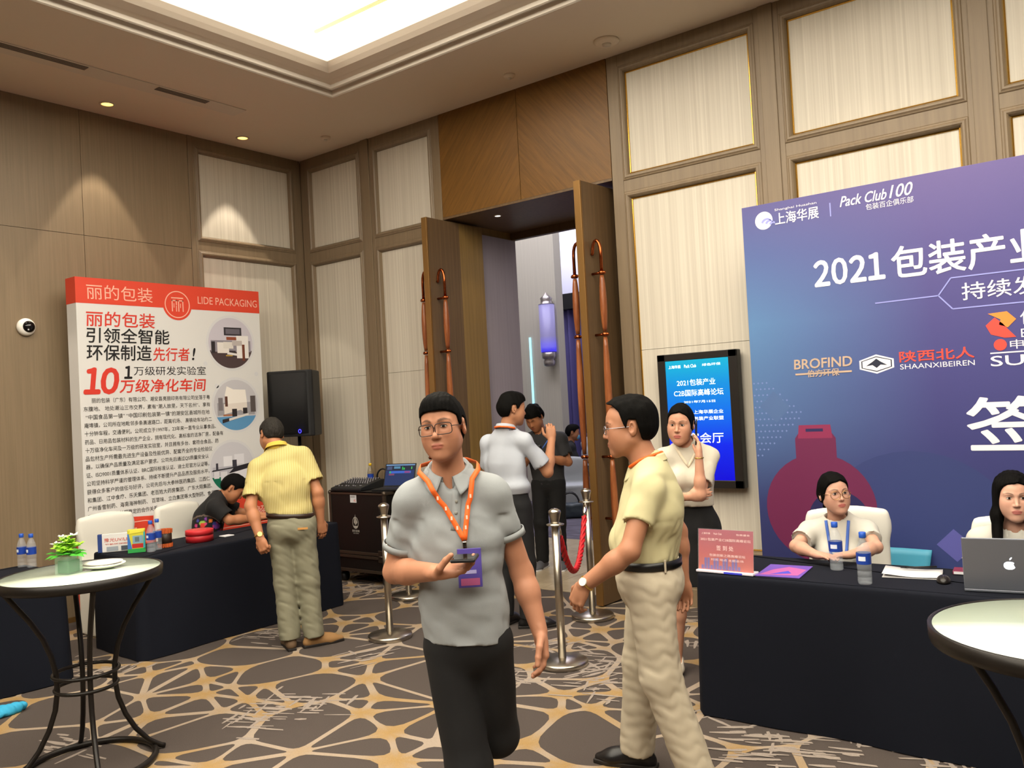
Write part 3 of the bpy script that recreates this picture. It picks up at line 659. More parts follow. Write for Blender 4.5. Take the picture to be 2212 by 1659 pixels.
# ------------------------------------------------------------------ the blue sign-in board
bd = thing('backdrop_board', 'large blue and purple printed sign-in board behind the reception desk', 'board', (0, 5.75, 0))
m = mat('board_print', '#5a6aa8', .45); nt = m.node_tree; b = nt.nodes['Principled BSDF']
tc = nt.nodes.new('ShaderNodeTexCoord'); sx = nt.nodes.new('ShaderNodeSeparateXYZ'); nt.links.new(tc.outputs['Object'], sx.inputs[0])
def mrange(src, a, c):
    r = nt.nodes.new('ShaderNodeMapRange'); r.inputs['From Min'].default_value = a; r.inputs['From Max'].default_value = c; nt.links.new(src, r.inputs['Value']); return r.outputs[0]
def ramp(src, els):
    c = nt.nodes.new('ShaderNodeValToRGB'); nt.links.new(src, c.inputs[0])
    while len(c.color_ramp.elements) < len(els): c.color_ramp.elements.new(.5)
    for q, (p, h) in zip(c.color_ramp.elements, els): q.position = p; q.color = (*lin(h), 1)
    return c.outputs[0]
zz = mrange(sx.outputs['Z'], 0, 2.96)
c1 = ramp(zz, [(.0, '#1f1f4c'), (.3, '#2e3567'), (.5, '#4a6796'), (.72, '#5279a8'), (.88, '#485b92'), (1, '#4a4782')])  # printed gradient; part of its dark foot is shade put into the colour
c2 = ramp(zz, [(.0, '#1f1e4c'), (.3, '#2d3266'), (.6, '#403f7c'), (.85, '#4d4684'), (1, '#584c86')])
mx = nt.nodes.new('ShaderNodeMix'); mx.data_type = 'RGBA'; nt.links.new(mrange(sx.outputs['X'], -2.25, -1.1), mx.inputs['Factor']); nt.links.new(c1, mx.inputs['A']); nt.links.new(c2, mx.inputs['B']); nt.links.new(mx.outputs['Result'], b.inputs['Base Color'])
MB().box(-2.28, 2.2, 0, .05, .01, 2.96).build('printed_panel', m, bd, bevel=.002)
for x in (-1.9, 0, 1.8): MB().box(x, x+.04, .05, .09, .01, 2.6).box(x, x+.04, .05, .30, .01, .05).build('rear_strut', M_STEEL, bd)
B_WHT = flat('board_white', '#e4e2ea'); B_LAV = flat('board_lavender', '#8f93d6'); B_MAG = flat('board_magenta', '#651f48'); B_MAG2 = flat('board_magenta_dark', '#7a2257'); B_NAVY = flat('board_navy', '#222150'); B_RED = flat('board_red', '#d9483c'); B_ORG = flat('board_orange', '#ee8a3a'); B_SKY = flat('board_sky', '#4c6694'); B_DOT = flat('board_dot', '#6e80b8'); B_ARC = flat('board_arc', '#2f3a6e'); B_GOLD = flat('board_goldgrey', '#b9a08c'); B_INK = flat('board_ink', '#1d2238')
def gt(body, x0, x1, z0, z1, m, y=-.0022, **k): return text(body, x0, x1, z0, z1, y, m, bd, **k)
disc(-2.125, 2.845, .062, -.001).build('swirl_logo', B_WHT, bd)
mb = MB()
for k in range(3): mb.poly([(-2.105+.02*k+(.04-.008*k)*math.cos(a), -.0016, 2.825-.008*k+(.035-.006*k)*math.sin(a)) for a in [2.9-2.2*q/8 for q in range(9)]]+[(-2.10+.02*k+(.032-.008*k)*math.cos(a), -.0016, 2.818-.008*k+(.028-.006*k)*math.sin(a)) for a in [.7+2.2*q/8 for q in range(9)]])
mb.build('swirl_curve', B_LAV, bd)
gt('上海华展', -2.045, -1.75, 2.80, 2.88, B_WHT, bold=.02); gt('Shanghai Huazhan', -2.045, -1.76, 2.892, 2.912, B_WHT)
MB().quad((-1.677, -.002, 2.795), (-1.669, -.002, 2.795), (-1.669, -.002, 2.885), (-1.677, -.002, 2.885)).build('divider_line', B_LAV, bd)
gt('Pack Club', -1.61, -1.32, 2.845, 2.912, B_WHT, bold=.02, shear=.35); gt('100', -1.305, -1.165, 2.845, 2.925, B_WHT, bold=.015, shear=.3); gt('包装百企俱乐部', -1.45, -1.165, 2.795, 2.835, B_WHT)
for k, ch in enumerate('２０２１'): gt(ch, -1.80+.115*k, -1.80+.115*k+.092, 2.345, 2.51, B_WHT, bold=.05)
gt('包装产业国际高峰论坛', -1.315, .83, 2.33, 2.53, B_WHT, bold=.03)
gt('持续发展 包装先行', -.93, .18, 2.15, 2.255, B_WHT, bold=.012)
mb = MB()
def seg(a, c, w=.008):
    d = Vector((c[0]-a[0], 0, c[1]-a[1])).normalized(); n = Vector((-d.z, 0, d.x))*w/2; A = Vector((a[0], -.002, a[1])); C_ = Vector((c[0], -.002, c[1])); mb.quad(A-n, C_-n, C_+n, A+n)
seg((-1.43, 2.19), (-1.06, 2.195)); seg((-1.06, 2.195), (-.985, 2.295)); seg((-1.06, 2.195), (-.985, 2.105)); seg((-.985, 2.295), (.25, 2.295)); seg((-.985, 2.105), (.25, 2.105)); mb.build('hexagon_outline', B_LAV, bd)
mb = MB().poly([(-.80, -.002, 2.055), (-.70, -.002, 2.06), (-.655, -.002, 2.01), (-.70, -.002, 1.965), (-.745, -.002, 1.985), (-.735, -.002, 2.015)])
mb.build('ribbon_logo', B_ORG, bd); MB().poly([(-.815, -.002, 1.985), (-.765, -.002, 2.03), (-.725, -.002, 1.99), (-.70, -.002, 1.955), (-.66, -.002, 1.905), (-.72, -.002, 1.905), (-.79, -.002, 1.93)]).build('ribbon_logo', B_RED, bd)
gt('信华精机', -.635, -.2, 1.975, 2.06, B_WHT); gt('EXCELLENCE', -.635, -.2, 1.90, 1.95, B_WHT)
gt('BROFIND', -1.975, -1.595, 1.80, 1.865, B_GOLD, bold=.03, shear=.05)
mb = MB(); seg((-1.97, 1.765), (-1.6, 1.765), .012); mb.build('logo_bar', B_GOLD, bd); gt('伯方环保', -1.89, -1.68, 1.742, 1.79, B_GOLD, y=-.003, bold=.03)
hexa = lambda cx, cz, a, h, y: [(cx-a, y, cz), (cx-a, y, cz+h*.45), (cx, y, cz+h), (cx+a, y, cz+h*.45), (cx+a, y, cz-h*.45), (cx, y, cz-h), (cx-a, y, cz-h*.45)]
MB().poly(hexa(-1.445, 1.80, .105, .062, -.001)).build('hexagon_badge', B_WHT, bd); MB().poly(hexa(-1.445, 1.80, .093, .05, -.0014)).build('hexagon_badge', B_INK, bd); MB().poly(hexa(-1.445, 1.80, .086, .044, -.0018)).build('hexagon_badge', B_WHT, bd)
MB().poly([(-1.51, -.0022, 1.79), (-1.47, -.0022, 1.815), (-1.445, -.0022, 1.835), (-1.42, -.0022, 1.815), (-1.38, -.0022, 1.79), (-1.42, -.0022, 1.795), (-1.445, -.0022, 1.775), (-1.47, -.0022, 1.795)]).build('badge_star', B_INK, bd)
gt('陕西北人', -1.305, -.885, 1.80, 1.868, B_RED, bold=.035); gt('SHAANXIBEIREN', -1.305, -.885, 1.755, 1.787, B_WHT)
disc(-.745, 1.865, .034, -.002).build('round_logo', B_RED, bd); gt('申凯包装', -.695, -.35, 1.835, 1.89, B_WHT); gt('SUNHI', -.80, -.35, 1.74, 1.80, B_WHT, bold=.02)
mb = MB(); seg((-.80, 1.818), (-.35, 1.818), .008); mb.build('logo_bar', B_WHT, bd)
gt('签到处', -.945, .55, 1.235, 1.555, B_WHT, bold=.028)
disc(-1.28, .62, .62, -.0003).build('arc_print', B_ARC, bd); disc(-.35, .45, .60, -.0004).build('arc_print', B_NAVY, bd)
disc(-1.86, .86, .365, -.0006).build('bottle_print', B_MAG, bd); MB().poly([(-2.0, -.0007, 1.0), (-1.73, -.0007, 1.0), (-1.73, -.0007, 1.33), (-1.75, -.0007, 1.36), (-1.98, -.0007, 1.36), (-2.0, -.0007, 1.33)]).build('bottle_print', B_MAG, bd)
MB().poly([(-1.98, -.0009, 1.33), (-1.75, -.0009, 1.33), (-1.76, -.0009, 1.42), (-1.97, -.0009, 1.42)]).build('bottle_print', flat('board_magenta_light', '#84284f'), bd); MB().poly([(-1.925, -.0012, 1.375), (-1.81, -.0012, 1.375), (-1.81, -.0012, 1.395), (-1.925, -.0012, 1.395)]).build('bottle_print', B_NAVY, bd)
disc(-1.74, .78, .20, -.001).build('bottle_print', B_NAVY, bd)
MB().poly([(-1.16, -.001, .66), (-1.06, -.001, .76), (-.95, -.001, .66), (-1.05, -.001, .56)]).build('diamond_print', flat('board_mauve', '#54549a'), bd)
MB().poly([(-2.23, -.001, 1.56), (-2.13, -.001, 1.66), (-2.02, -.001, 1.545), (-2.12, -.001, 1.44)]).build('diamond_print', B_SKY, bd)
mb = MB()
for i in range(13):
    for j in range(13):
        x, z = -2.265+.03*i+.015*(j % 2), 1.72-.042*j
        if x > -2.25+.34*(1-abs(z-1.5)/.3): continue
        s = .0075; mb.poly([(x-s, -.0008, z), (x, -.0008, z-s), (x+s, -.0008, z), (x, -.0008, z+s)])
mb.build('halftone_print', B_DOT, bd)

# ------------------------------------------------------------------ screen on the back wall, camera dome
sc_ = thing('digital_sign', 'upright black framed display glowing blue on the wall behind the phoning woman', 'screen', (-2.8355, YB, 0))
MB().box(-.33, .33, -.075, 0, .945, 1.99).build('casing', M_BLACK, sc_, bevel=.006)
for a, b_, c, d in ((-.33, .33, .945, 1.005), (-.33, .33, 1.935, 1.99), (-.33, -.262, .945, 1.99), (.262, .33, .945, 1.99)): MB().box(a, b_, -.084, -.07, c, d).build('bezel', mat('screen_bezel', '#1c1816', .35), sc_, bevel=.004)
m = mat('lit_screen', '#000010', .3); nt = m.node_tree; b = nt.nodes['Principled BSDF']; tc = nt.nodes.new('ShaderNodeTexCoord'); sx = nt.nodes.new('ShaderNodeSeparateXYZ'); nt.links.new(tc.outputs['Object'], sx.inputs[0])
nt.links.new(ramp(mrange(sx.outputs['Z'], 1.0, 1.93), [(0, '#0600e8'), (.3, '#0a2cff'), (.55, '#0a78ff'), (.8, '#0aa0f4'), (1, '#14c8ec')]), b.inputs['Emission Color']); b.inputs['Emission Strength'].default_value = 1.0
MB().box(-.262, .262, -.079, -.07, 1.005, 1.935).build('display', m, sc_)
S_W = mat('screen_letter', '#ffffff', emit='#d8f4ff', es=.9); S_P = mat('screen_pink', '#ff8ad0', emit='#d080f0', es=.7)
for body, a, b_, c, d, mm in (('2021包装产业', -.17, .15, 1.735, 1.785, S_W), ('C2B国际高峰论坛', -.2, .21, 1.655, 1.705, S_W), ('上海华展', -.235, -.13, 1.875, 1.90, S_W), ('Pack Club', -.1, .0, 1.875, 1.90, S_W), ('绿色环保', .05, .2, 1.88, 1.90, S_W), ('2021年7月15日', -.12, .14, 1.60, 1.62, S_W), ('主办单位 上海华展企业', -.22, .2, 1.515, 1.545, S_W), ('协办单位 包装产业联盟', -.22, .2, 1.465, 1.495, S_W), ('宴会厅', -.1, .19, 1.29, 1.37, S_W)):
    text(body, a, b_, c, d, -.081, mm, sc_, bold=.01)
MB().poly([(-.25, -.0805, 1.16), (-.12, -.0805, 1.16), (-.12, -.0805, 1.29), (-.17, -.0805, 1.31), (-.19, -.0805, 1.27), (-.25, -.0805, 1.29)]).build('screen_graphic', S_P, sc_)
t = thing('dome_camera', 'small white security dome camera on the left wall', 'security camera', (XA, 3.165, 2.529))
q = MB().lathe([(.072, 0), (.074, .02), (.068, .035), (.05, .05)], 28).build('housing', mat('camera_white', '#e6e2da', .4), t); q.rotation_euler = (0, PI/2, 0)
q = MB().ball((0, 0, .035), .052, 20).build('dark_dome', mat('dark_glass', '#0b0b0d', .08), t); q.rotation_euler = (0, PI/2, .25)
q = MB().ball((.028, -.026, .072), .007, 10).build('lens_glint', mat('lens_glint', '#cfcfd6', .2), t); q.rotation_euler = (0, PI/2, .25)

# ------------------------------------------------------------------ draped tables
M_NAVY = mat('navy_cloth', '#0f121c', .85, bump=.25, bscale=900, spec=.2)
def draped_table(name, lb, x0, x1, y0, y1, h, rz=0, flare=.02, seed=1, back=None):
    cx, cy = (x0+x1)/2, (y0+y1)/2; t = thing(name, lb, 'table', (cx, cy, 0), rz); a, b = (x1-x0)/2, (y1-y0)/2
    rr = random.Random(seed); ph = [rr.uniform(0, 6.28) for _ in range(6)]; per = [(-a, -b), (a, -b), (a, b), (-a, b)]
    R = .018; path = []
    for k in range(4):
        p, q = Vector(per[k]), Vector(per[(k+1) % 4]); n = max(8, int((q-p).length/.035)); d = (q-p).normalized(); o = Vector((d.y, -d.x))
        for i in range(n):
            s = R+(i/(n-1))*((q-p).length-2*R); path.append((p+d*s, o))
    m = len(path); rows = [(-.030, h), (-.012, h), (-.004, h-.004), (0, h-.012), (.001, h-.03)]+[(None, h*(1-k/10)) for k in range(1, 11)]
    mb = MB(); vs = []
    for i, (p, o) in enumerate(path):
        s = i*.035
        for off, z in rows:
            if off is None:
                v = 1-z/h; off = .002+flare*v+v*v*.012*(math.sin(s*5+ph[0])+.6*math.sin(s*11+ph[1])); z = max(z, .006)
                if back and o.dot(Vector(back)) > .9: z = max(z, h-.012); off = .002
            vs.append((p.x+o.x*off, p.y+o.y*off, z))
    k = len(rows); fs = []
    for i in range(m):
        j = (i+1) % m
        for q in range(k-1): fs.append((i*k+q, i*k+q+1, j*k+q+1, j*k+q))
    fs.append(tuple(i*k for i in range(m)))
    mb.add(vs, fs, 0, True); mb.sm[-1] = False
    mb.build('tablecloth', M_NAVY, t)
    MB().box(-a+.03, a-.03, -b+.03, b-.03, h-.035, h-.005).build('tabletop', M_WOOD2, t)
    return t
draped_table('reception_desk', 'long reception table under a floor length dark navy cloth', -2.0, .25, 4.115, 4.70, .73, flare=.03, seed=3, back=(0, 1))
draped_table('exhibitor_table', 'navy draped table in front of the printed stand', -6.45, -5.775, 3.13, 4.94, .72, rz=-.02, flare=.025, seed=5, back=(-1, 0))
draped_table('exhibitor_table', 'navy draped table at the edge of the room with two water bottles', -6.45, -5.86, .6, 2.655, .72, flare=.02, seed=8)

# ------------------------------------------------------------------ round glass tables
M_IRON = mat('black_iron', '#1b1714', .38, .3); M_GLASS = mat('frosted_glass_top', '#c9d6c4', .08, spec=.7, coat=.3)
def cocktail_table(lb, x, y, rz):
    t = thing('cocktail_table', lb, 'table', (x, y, 0), rz, 'round glass cocktail tables'); r, h = .372, .958
    MB().lathe([(0, h-.012), (r-.012, h-.012), (r-.012, h), (0, h)], 64).build('glass_top', M_GLASS, t)
    MB().lathe([(r-.03, h-.013), (r-.03, h-.045), (r-.004, h-.045), (r, h-.03), (r, h+.001), (r-.008, h+.004), (r-.0125, h+.001), (r-.0125, h-.013)], 64, cap=False).build('rim', M_IRON, t)
    for k in range(4):
        a = PI/4+k*PI/2; c, s = math.cos(a), math.sin(a)
        prof = [(.352, .93), (.325, .89), (.285, .83), (.23, .75), (.18, .66), (.148, .57), (.13, .48), (.128, .40), (.14, .31), (.17, .22), (.215, .135), (.275, .06), (.33, .02), (.35, .013)]
        for off in (0, ):
            MB().tube([(c*q, s*q, z) for q, z in prof], .0125, 10).build('leg', M_IRON, t)
    for rad, z in ((.148, .47), (.140, .40)):
        MB().tube([(rad*math.cos(i*PI/16), rad*math.sin(i*PI/16), z) for i in range(32)], .009, 8, closed=True).build('tie_ring', M_IRON, t)
    MB().tube([(.30*math.cos(i*PI/20), .30*math.sin(i*PI/20), .018) for i in range(40)], .016, 8, closed=True).build('base_ring', M_IRON, t)
    return t
cocktail_table('round frosted glass table on curved black iron legs with a flower vase on top', -4.285, 2.02, .47)
cocktail_table('round frosted glass table on curved black iron legs before the reception desk', -.232, 2.83, .55)
ZT = .959
t = thing('flower_vase', 'square glass vase of green and white flowers on the cocktail table', 'vase', (-4.31, 1.97, ZT), .3)
GL = mat('clear_glass', '#e8f2ea', .03, trans=.95, ior=1.3)
mb = MB().box(-.042, .042, -.042, .042, 0, .088); mb.f = [f for f in mb.f if f != (4, 5, 6, 7)]; mb.m.pop(); mb.sm.pop()
mb.build('glass_pot', mat('pot_glass', '#bfe0c8', .05, alpha=.3, spec=.8), t)
MB().box(-.036, .036, -.036, .036, .004, .066).build('wrapped_leaf', mat('dark_leaf', '#1f5a2c', .4), t, bevel=.006)
ML = mat('flower_leaf', '#3f9a2a', .5, noise=.2); MP = mat('lime_petal', '#9ad23a', .5); MWp = mat('white_petal', '#f3f2e4', .5)
rr = random.Random(4)
def petals(name, c, n, L, m, up, par):
    mb = MB()
    for k in range(n):
        a = 2*PI*k/n+rr.uniform(-.2, .2); e = up+rr.uniform(-.25, .25); d = Vector((math.cos(a)*math.cos(e), math.sin(a)*math.cos(e), math.sin(e))); s = Vector((-math.sin(a), math.cos(a), 0))*L*.32; C0 = Vector(c)
        mb.add([C0, C0+d*L*.5+s, C0+d*L+Vector((0, 0, -.1*L)), C0+d*L*.5-s, C0+d*L*.55+Vector((0, 0, .12*L))], [(0, 1, 4), (1, 2, 4), (2, 3, 4), (3, 0, 4)], 0, True)
    return mb.build(name, m, par)
for k in range(24):
    a = rr.uniform(0, 6.28); r = rr.uniform(0, .06); c = (r*math.cos(a), r*math.sin(a), .095+rr.uniform(.3, 1)*.075*(1-(r/.075)**2)); petals('lime_flower', c, 7, .034, MP, .5, t)
for c in ((-.06, -.02, .14), (.0, -.03, .175), (-.065, .02, .135), (.02, .02, .18)): petals('white_flower', c, 6, .03, MWp, .6, t)
for k in range(9):
    a = k*.7; petals('leaf', (.045*math.cos(a), .045*math.sin(a), .095), 3, .06, ML, .05, t)
t = thing('plate', 'stack of white oval saucers on the cocktail table', 'plate', (-4.27, 2.12, ZT), .9)
MB().lathe([(0, 0), (.05, 0), (.085, .012), (.105, .02), (.105, .024), (.08, .018), (0, .008)], 32, sy=.8).build('saucer', mat('porcelain', '#f4f2ea', .2), t)
MB().lathe([(0, .012), (.045, .012), (.075, .024), (.092, .03), (.092, .034), (.07, .03), (0, .02)], 32, sy=.8).build('saucer', mat('porcelain'), t)

# ------------------------------------------------------------------ bottles
M_PET = mat('clear_plastic', '#dfe8f2', .06, alpha=.16, spec=.8); M_CAP = mat('blue_cap', '#2353b8', .4); M_LABEL = mat('blue_label', '#1d3f9c', .4); M_LW = mat('label_white', '#dfe6f4', .5)
def bottle(lb, x, y, z, h=.235, group=None, rz=0):
    t = thing('water_bottle', lb, 'bottle', (x, y, z), rz, group); s = h/.235
    P_ = [(0, .002), (.026, 0), (.031, .006), (.031, .03), (.029, .034), (.031, .038), (.031, .058), (.029, .062), (.031, .066), (.0315, .09), (.0315, .142), (.031, .15), (.026, .172), (.017, .195), (.0125, .203), (.0125, .21)]
    MB().lathe([(r*s, q*s) for r, q in P_], 20).build('bottle_body', M_PET, t)
    MB().lathe([(.0322*s, .092*s), (.0322*s, .142*s)], 20, cap=False).build('label', M_LABEL, t)
    MB().grid(lambda u, v: (.0326*s*math.sin(-.5+u), -.0326*s*math.cos(-.5+u), (.108+.02*v)*s), 8, 1).build('label_mark', M_LW, t)
    MB().lathe([(.0145*s, .209*s), (.0155*s, .211*s), (.0155*s, .233*s), (.013*s, .235*s)], 16).build('cap', M_CAP, t)
    return t
bottle('clear water bottle on the reception desk, nearest its front edge', -1.166, 4.19, .732, .245)
bottle('clear water bottle in front of the woman with glasses', -1.375, 4.455, .732, .245)
bottle('blue capped water bottle beside the yellow gift box, front one of the pair', -5.98, 3.33, .722, .23)
bottle('blue capped water bottle behind another beside the orange tin', -6.03, 3.41, .722, .23)
bottle('blue capped water bottle on the far left table, left of the pair', -6.35, 2.59, .722, .23)
bottle('blue capped water bottle on the far left table, right of the pair', -6.26, 2.615, .722, .23)

# things on the exhibitor table
ZE = .722; rz = PI/2
def on(name, lb, cat, x, y, z=ZE, r=1.2): return thing(name, lb, cat, (x, y, z), r)
t = on('brochure_holder', 'white folded brochure sign with blue spine on the navy table', 'sign', -6.28, 3.26, r=.95)
MB().box(-.13, .15, -.004, .02, 0, .135).build('card', P_WHT, t, bevel=.002); MB().box(-.16, -.13, -.006, .03, 0, .135).build('spine', flat('sign_blue', '#28407e'), t, bevel=.002)
text('豫光UV/LED UV', -.115, .14, .075, .105, -.0055, flat('sign_red', '#c8432f'), t); text('节能环保固化系统', -.11, .14, .052, .064, -.0055, flat('sign_red'), t)
MB().box(-.10, -.02, -.0055, -.005, .006, .04).build('picture', flat('sign_grey', '#9aa3ad'), t); MB().box(.0, .1, -.0055, -.005, .006, .04).build('picture', flat('sign_dark', '#4d5560'), t)
t = on('gift_box', 'rainbow coloured snack box on the navy table', 'box', -6.09, 3.28, r=1.0)
MB().box(-.06, .06, -.025, .025, 0, .17).build('carton', flat('box_yellow', '#c9c23a'), t, bevel=.004)
for k, (c, pts) in enumerate((('#2f9a4a', R(-.06, .06, 0, .03)), ('#3a6fb8', [(-.06, .03), (-.03, .03), (-.05, .14), (-.06, .14)]), ('#b42a2a', R(-.03, .05, .035, .065)), ('#7d9fb2', R(-.025, .045, .068, .125)), ('#5b6d74', R(-.01, .02, .08, .115)), ('#e2d84a', [(-.05, .14), (.05, .15), (.05, .165), (-.04, .165)]), ('#38a6b0', [(.045, .03), (.06, .03), (.06, .15), (.05, .15)]))):
    MB().poly([(x, -.0256-.0003*k, z) for x, z in pts]).build('printed_patch', flat('box_'+c[1:], c), t)
t = on('gift_tin', 'black tin with crinkled orange lid and base on the navy table', 'tin', -6.10, 3.51)
MB().lathe([(0, .0), (.05, 0), (.05, .12), (0, .12)], 24).build('tin_body', flat('tin_black', '#2a1e16'), t)
for z in (0, .105):
    MB().grid(lambda u, v: ((.052+.003*math.sin(u*2*PI*18)+.002*v)*math.cos(u*2*PI), (.052+.003*math.sin(u*2*PI*18)+.002*v)*math.sin(u*2*PI), z+.03*v), 108, 2, closed_u=True).build('orange_ruffle', flat('tin_orange', '#c05a2a'), t, label='crinkled orange paper band')
MB().lathe([(.05, .125), (0, .127)], 24).build('lid', flat('tin_orange'), t)
t = on('round_box', 'round red lidded gift box on the navy table', 'box', -6.08, 3.79)
MB().lathe([(0, 0), (.1035, 0), (.1035, .06), (0, .06)], 40).build('box_body', flat('box_red', '#b01f26'), t); MB().lathe([(.106, .052), (.106, .088), (.103, .091), (0, .091)], 40).build('lid', flat('box_red2', '#c2262c'), t); disc(0, 0, .05, 0, 24, r2=.046).build('lid_print', flat('lid_gold', '#c98a5a'), t).rotation_euler = (PI/2, 0, 0); t.children[-1].location.z = .0918
tag(MB().box(-6.11, -6.03, 3.98, 4.07, ZE, ZE+.009).build('smartphone', flat('phone_white', '#d9d9dd'), bevel=.003), 'white smartphone lying on the navy table by the leaning man', 'phone')
m_b = mat('blue_cloth', '#2f9ac2', .8)
f = Field((-5.85, 1.85, -.02), (-5.4, 2.35, .12), .008); f.ell((-5.53, 2.08, .02), (.075, .15, .035), k=.02); f.ell((-5.50, 2.16, .03), (.04, .08, .03), k=.02); f.disp(folds(3, .008, 45)); f.clip((0, 0, .002), (0, 0, -1))
tag(obj('shopping_bag', f.mesh('shopping_bag'), m_b), 'crumpled bright blue bag on the carpet under the far left table', 'bag')

# ------------------------------------------------------------------ loudspeaker
t = thing('loudspeaker', 'black loudspeaker on a pole stand in the room corner', 'loudspeaker', (-7.03, 5.56, 0), .45)
M_SPK = mat('speaker_black', '#141416', .6, bump=.3, bscale=600); M_GRL = mat('speaker_grille', '#0c0c0e', .75, bump=.6, bscale=900)
mb = MB().prism([(-.21, -.2, 1.455), (.21, -.2, 1.455), (.25, -.16, 1.455), (.16, .2, 1.455), (-.16, .2, 1.455), (-.25, -.16, 1.455)], (0, 0, .665)); mb.build('cabinet', M_SPK, t, bevel=.012)
MB().grid(lambda u, v: (-.2+.4*u, -.2-.025*math.sin(PI*u)-.004, 1.49+.6*v), 10, 1).build('grille', M_GRL, t, solid=.008)
MB().tube([(.0+.014*math.cos(k*PI/8), -.232, 1.508+.018*math.sin(k*PI/8)) for k in range(16)], .003, 6, closed=True).build('power_light', mat('blue_led', '#4040ff', emit='#3a35ff', es=4), t).location.x = .12
MB().box(-.252, -.235, -.05, .07, 1.72, 1.86).build('carry_handle', M_BLACK, t, bevel=.008)
MB().tube([(0, 0, .75), (0, 0, 1.5)], .0175).tube([(0, 0, .35), (0, 0, 1.05)], .021).build('pole', M_BLACK, t)
for k in range(3):
    a = k*2*PI/3+.4; MB().tube([(0.02*math.cos(a), .02*math.sin(a), .62), (.36*math.cos(a), .36*math.sin(a), .015)], .011).tube([(0, 0, .4), (.22*math.cos(a), .22*math.sin(a), .265)], .008).build('leg', M_BLACK, t)

# ------------------------------------------------------------------ flight case with mixer, laptop, bottle and headset
M_LAM = mat('case_laminate', '#0b0908', .5); M_ALU = mat('case_edging', '#544a40', .4, .7)
cs = thing('flight_case', 'black wheeled equipment case with metal edging and a white sailboat emblem', 'equipment case', (-6.25, 5.835, 0))
x0, x1, y0, y1 = -.395, .395, -.255, .255
MB().box(x0+.01, x1-.01, y0+.01, y1-.01, .13, .265).box(x0+.01, x1-.01, y0+.01, y1-.01, .30, .888).build('laminate_body', M_LAM, cs)
for z in (.12, .255, .29, .868):
    zz_ = (z, z+(.028 if z < .8 else .03)); mb = MB().box(x0, x1, y0, y0+.012, *zz_).box(x0, x1, y1-.012, y1, *zz_).box(x0, x0+.012, y0, y1, *zz_).box(x1-.012, x1, y0, y1, *zz_); mb.build('edge_rail', M_ALU, cs, bevel=.002)
for sx_ in (x0, x1-.028):
    for sy_ in (y0, y1-.028): MB().box(sx_, sx_+.028, sy_, sy_+.028, .12, .898).build('corner_rail', M_ALU, cs, bevel=.003)
for sx_ in (x0+.012, x1-.012):
    for z in (.135, .885): MB().ball((sx_, y0+.012, z), .024, 12).build('ball_corner', M_ALU, cs)
MB().box(x0+.01, x1-.01, y0+.0, y1-.01, .888, .899).build('lid', M_LAM, cs)
for x in (x0+.075, x1-.075): q = MB().box(x-.045, x+.045, y0-.004, y0+.01, .23, .345).build('latch', mat('latch_metal', '#4a4038', .4, .7), cs, bevel=.006); MB().tube([(x-.02, y0-.008, .288), (x+.02, y0-.008, .288)], .009, 8).build('latch_key', M_ALU, q)
for x in (x0+.1, x1-.1):
    for y in (y0+.08, y1-.08): q = MB().lathe([(0, -.022), (.048, -.022), (.05, 0), (.048, .022), (0, .022)], 18).build('wheel', M_BLACK, cs); q.rotation_euler = (0, PI/2, .3); q.location = (x, y, .05); MB().box(x-.03, x+.03, y-.03, y+.03, .098, .122).build('caster_plate', M_ALU, cs)
yf = y0+.0085
MB().quad((-.09, yf, .79), (-.0, yf, .79), (-.0, yf, .865), (-.09, yf, .865)).build('paper_label', P_LG, cs); text('设备标签', -.085, -.02, .838, .852, yf-.001, P_GRY, cs); text('A2', -.04, -.01, .80, .825, yf-.001, P_REDS, cs)
M_EMB = flat('emblem_grey', '#a9a49c'); q = disc(0, 0, .05, 0, 36, r2=.043).build('emblem', M_EMB, cs); q.location = (-.03, yf-.0, .595); q.scale = (.85, 1, 1.15)
MB().poly([(-.028, yf-.001, .57), (-.028, yf-.001, .68), (-.052, yf-.001, .60)]).poly([(-.024, yf-.001, .575), (-.024, yf-.001, .65), (-.0, yf-.001, .60)]).poly([(-.062, yf-.001, .565), (.002, yf-.001, .565), (-.012, yf-.001, .548), (-.05, yf-.001, .548)]).build('sailboat_print', M_EMB, cs)
text('凯乐音响', -.078, .022, .505, .528, yf-.001, M_EMB, cs, bold=.02); text('KAILE AUDIO', -.065, .01, .488, .498, yf-.001, M_EMB, cs)
ZC = .901
t = thing('sound_mixer', 'black sound mixing console on the equipment case', 'mixer', (-6.41, 5.77, ZC), .08)
MB().prism([(-.20, -.19, 0), (-.20, .17, 0), (-.20, .17, .085), (-.20, .12, .09), (-.20, -.19, .03)], (.40, 0, 0)).build('console', mat('mixer_black', '#1a1a1c', .5), t, bevel=.008)
kn = MB().lathe([(.007, 0), (.006, .014), (0, .014)], 8).mesh('knob'); kn.materials.append(mat('knob_grey', '#77747a', .5))
for i in range(12):
    for j in range(5):
        o = bpy.data.objects.new('knob', kn); COL.objects.link(o); o.parent = t; y = -.05+.04*j; o.location = (-.175+.031*i, y, .03+(y+.19)*.0605/.31*1.0+.002)
    o = bpy.data.objects.new('fader', kn); COL.objects.link(o); o.parent = t; o.location = (-.175+.031*i, -.14+.02*math.sin(i*2), .042); o.scale = (.8, 1.4, .8)
t = thing('laptop', 'open black laptop showing blue audio software on the equipment case', 'laptop', (-5.94, 5.78, ZC), .30)
MB().box(-.17, .17, -.12, .12, 0, .018).build('keyboard_base', M_BLACK, t, bevel=.004); MB().box(-.15, .15, -.03, .09, .018, .0195).build('keys', mat('laptop_keys', '#26262a', .5), t)
sc2 = MB().box(-.17, .17, 0, .008, 0, .235).build('screen_lid', M_BLACK, t, bevel=.003); sc2.location = (0, .115, .016); sc2.rotation_euler = (-.35, 0, 0)
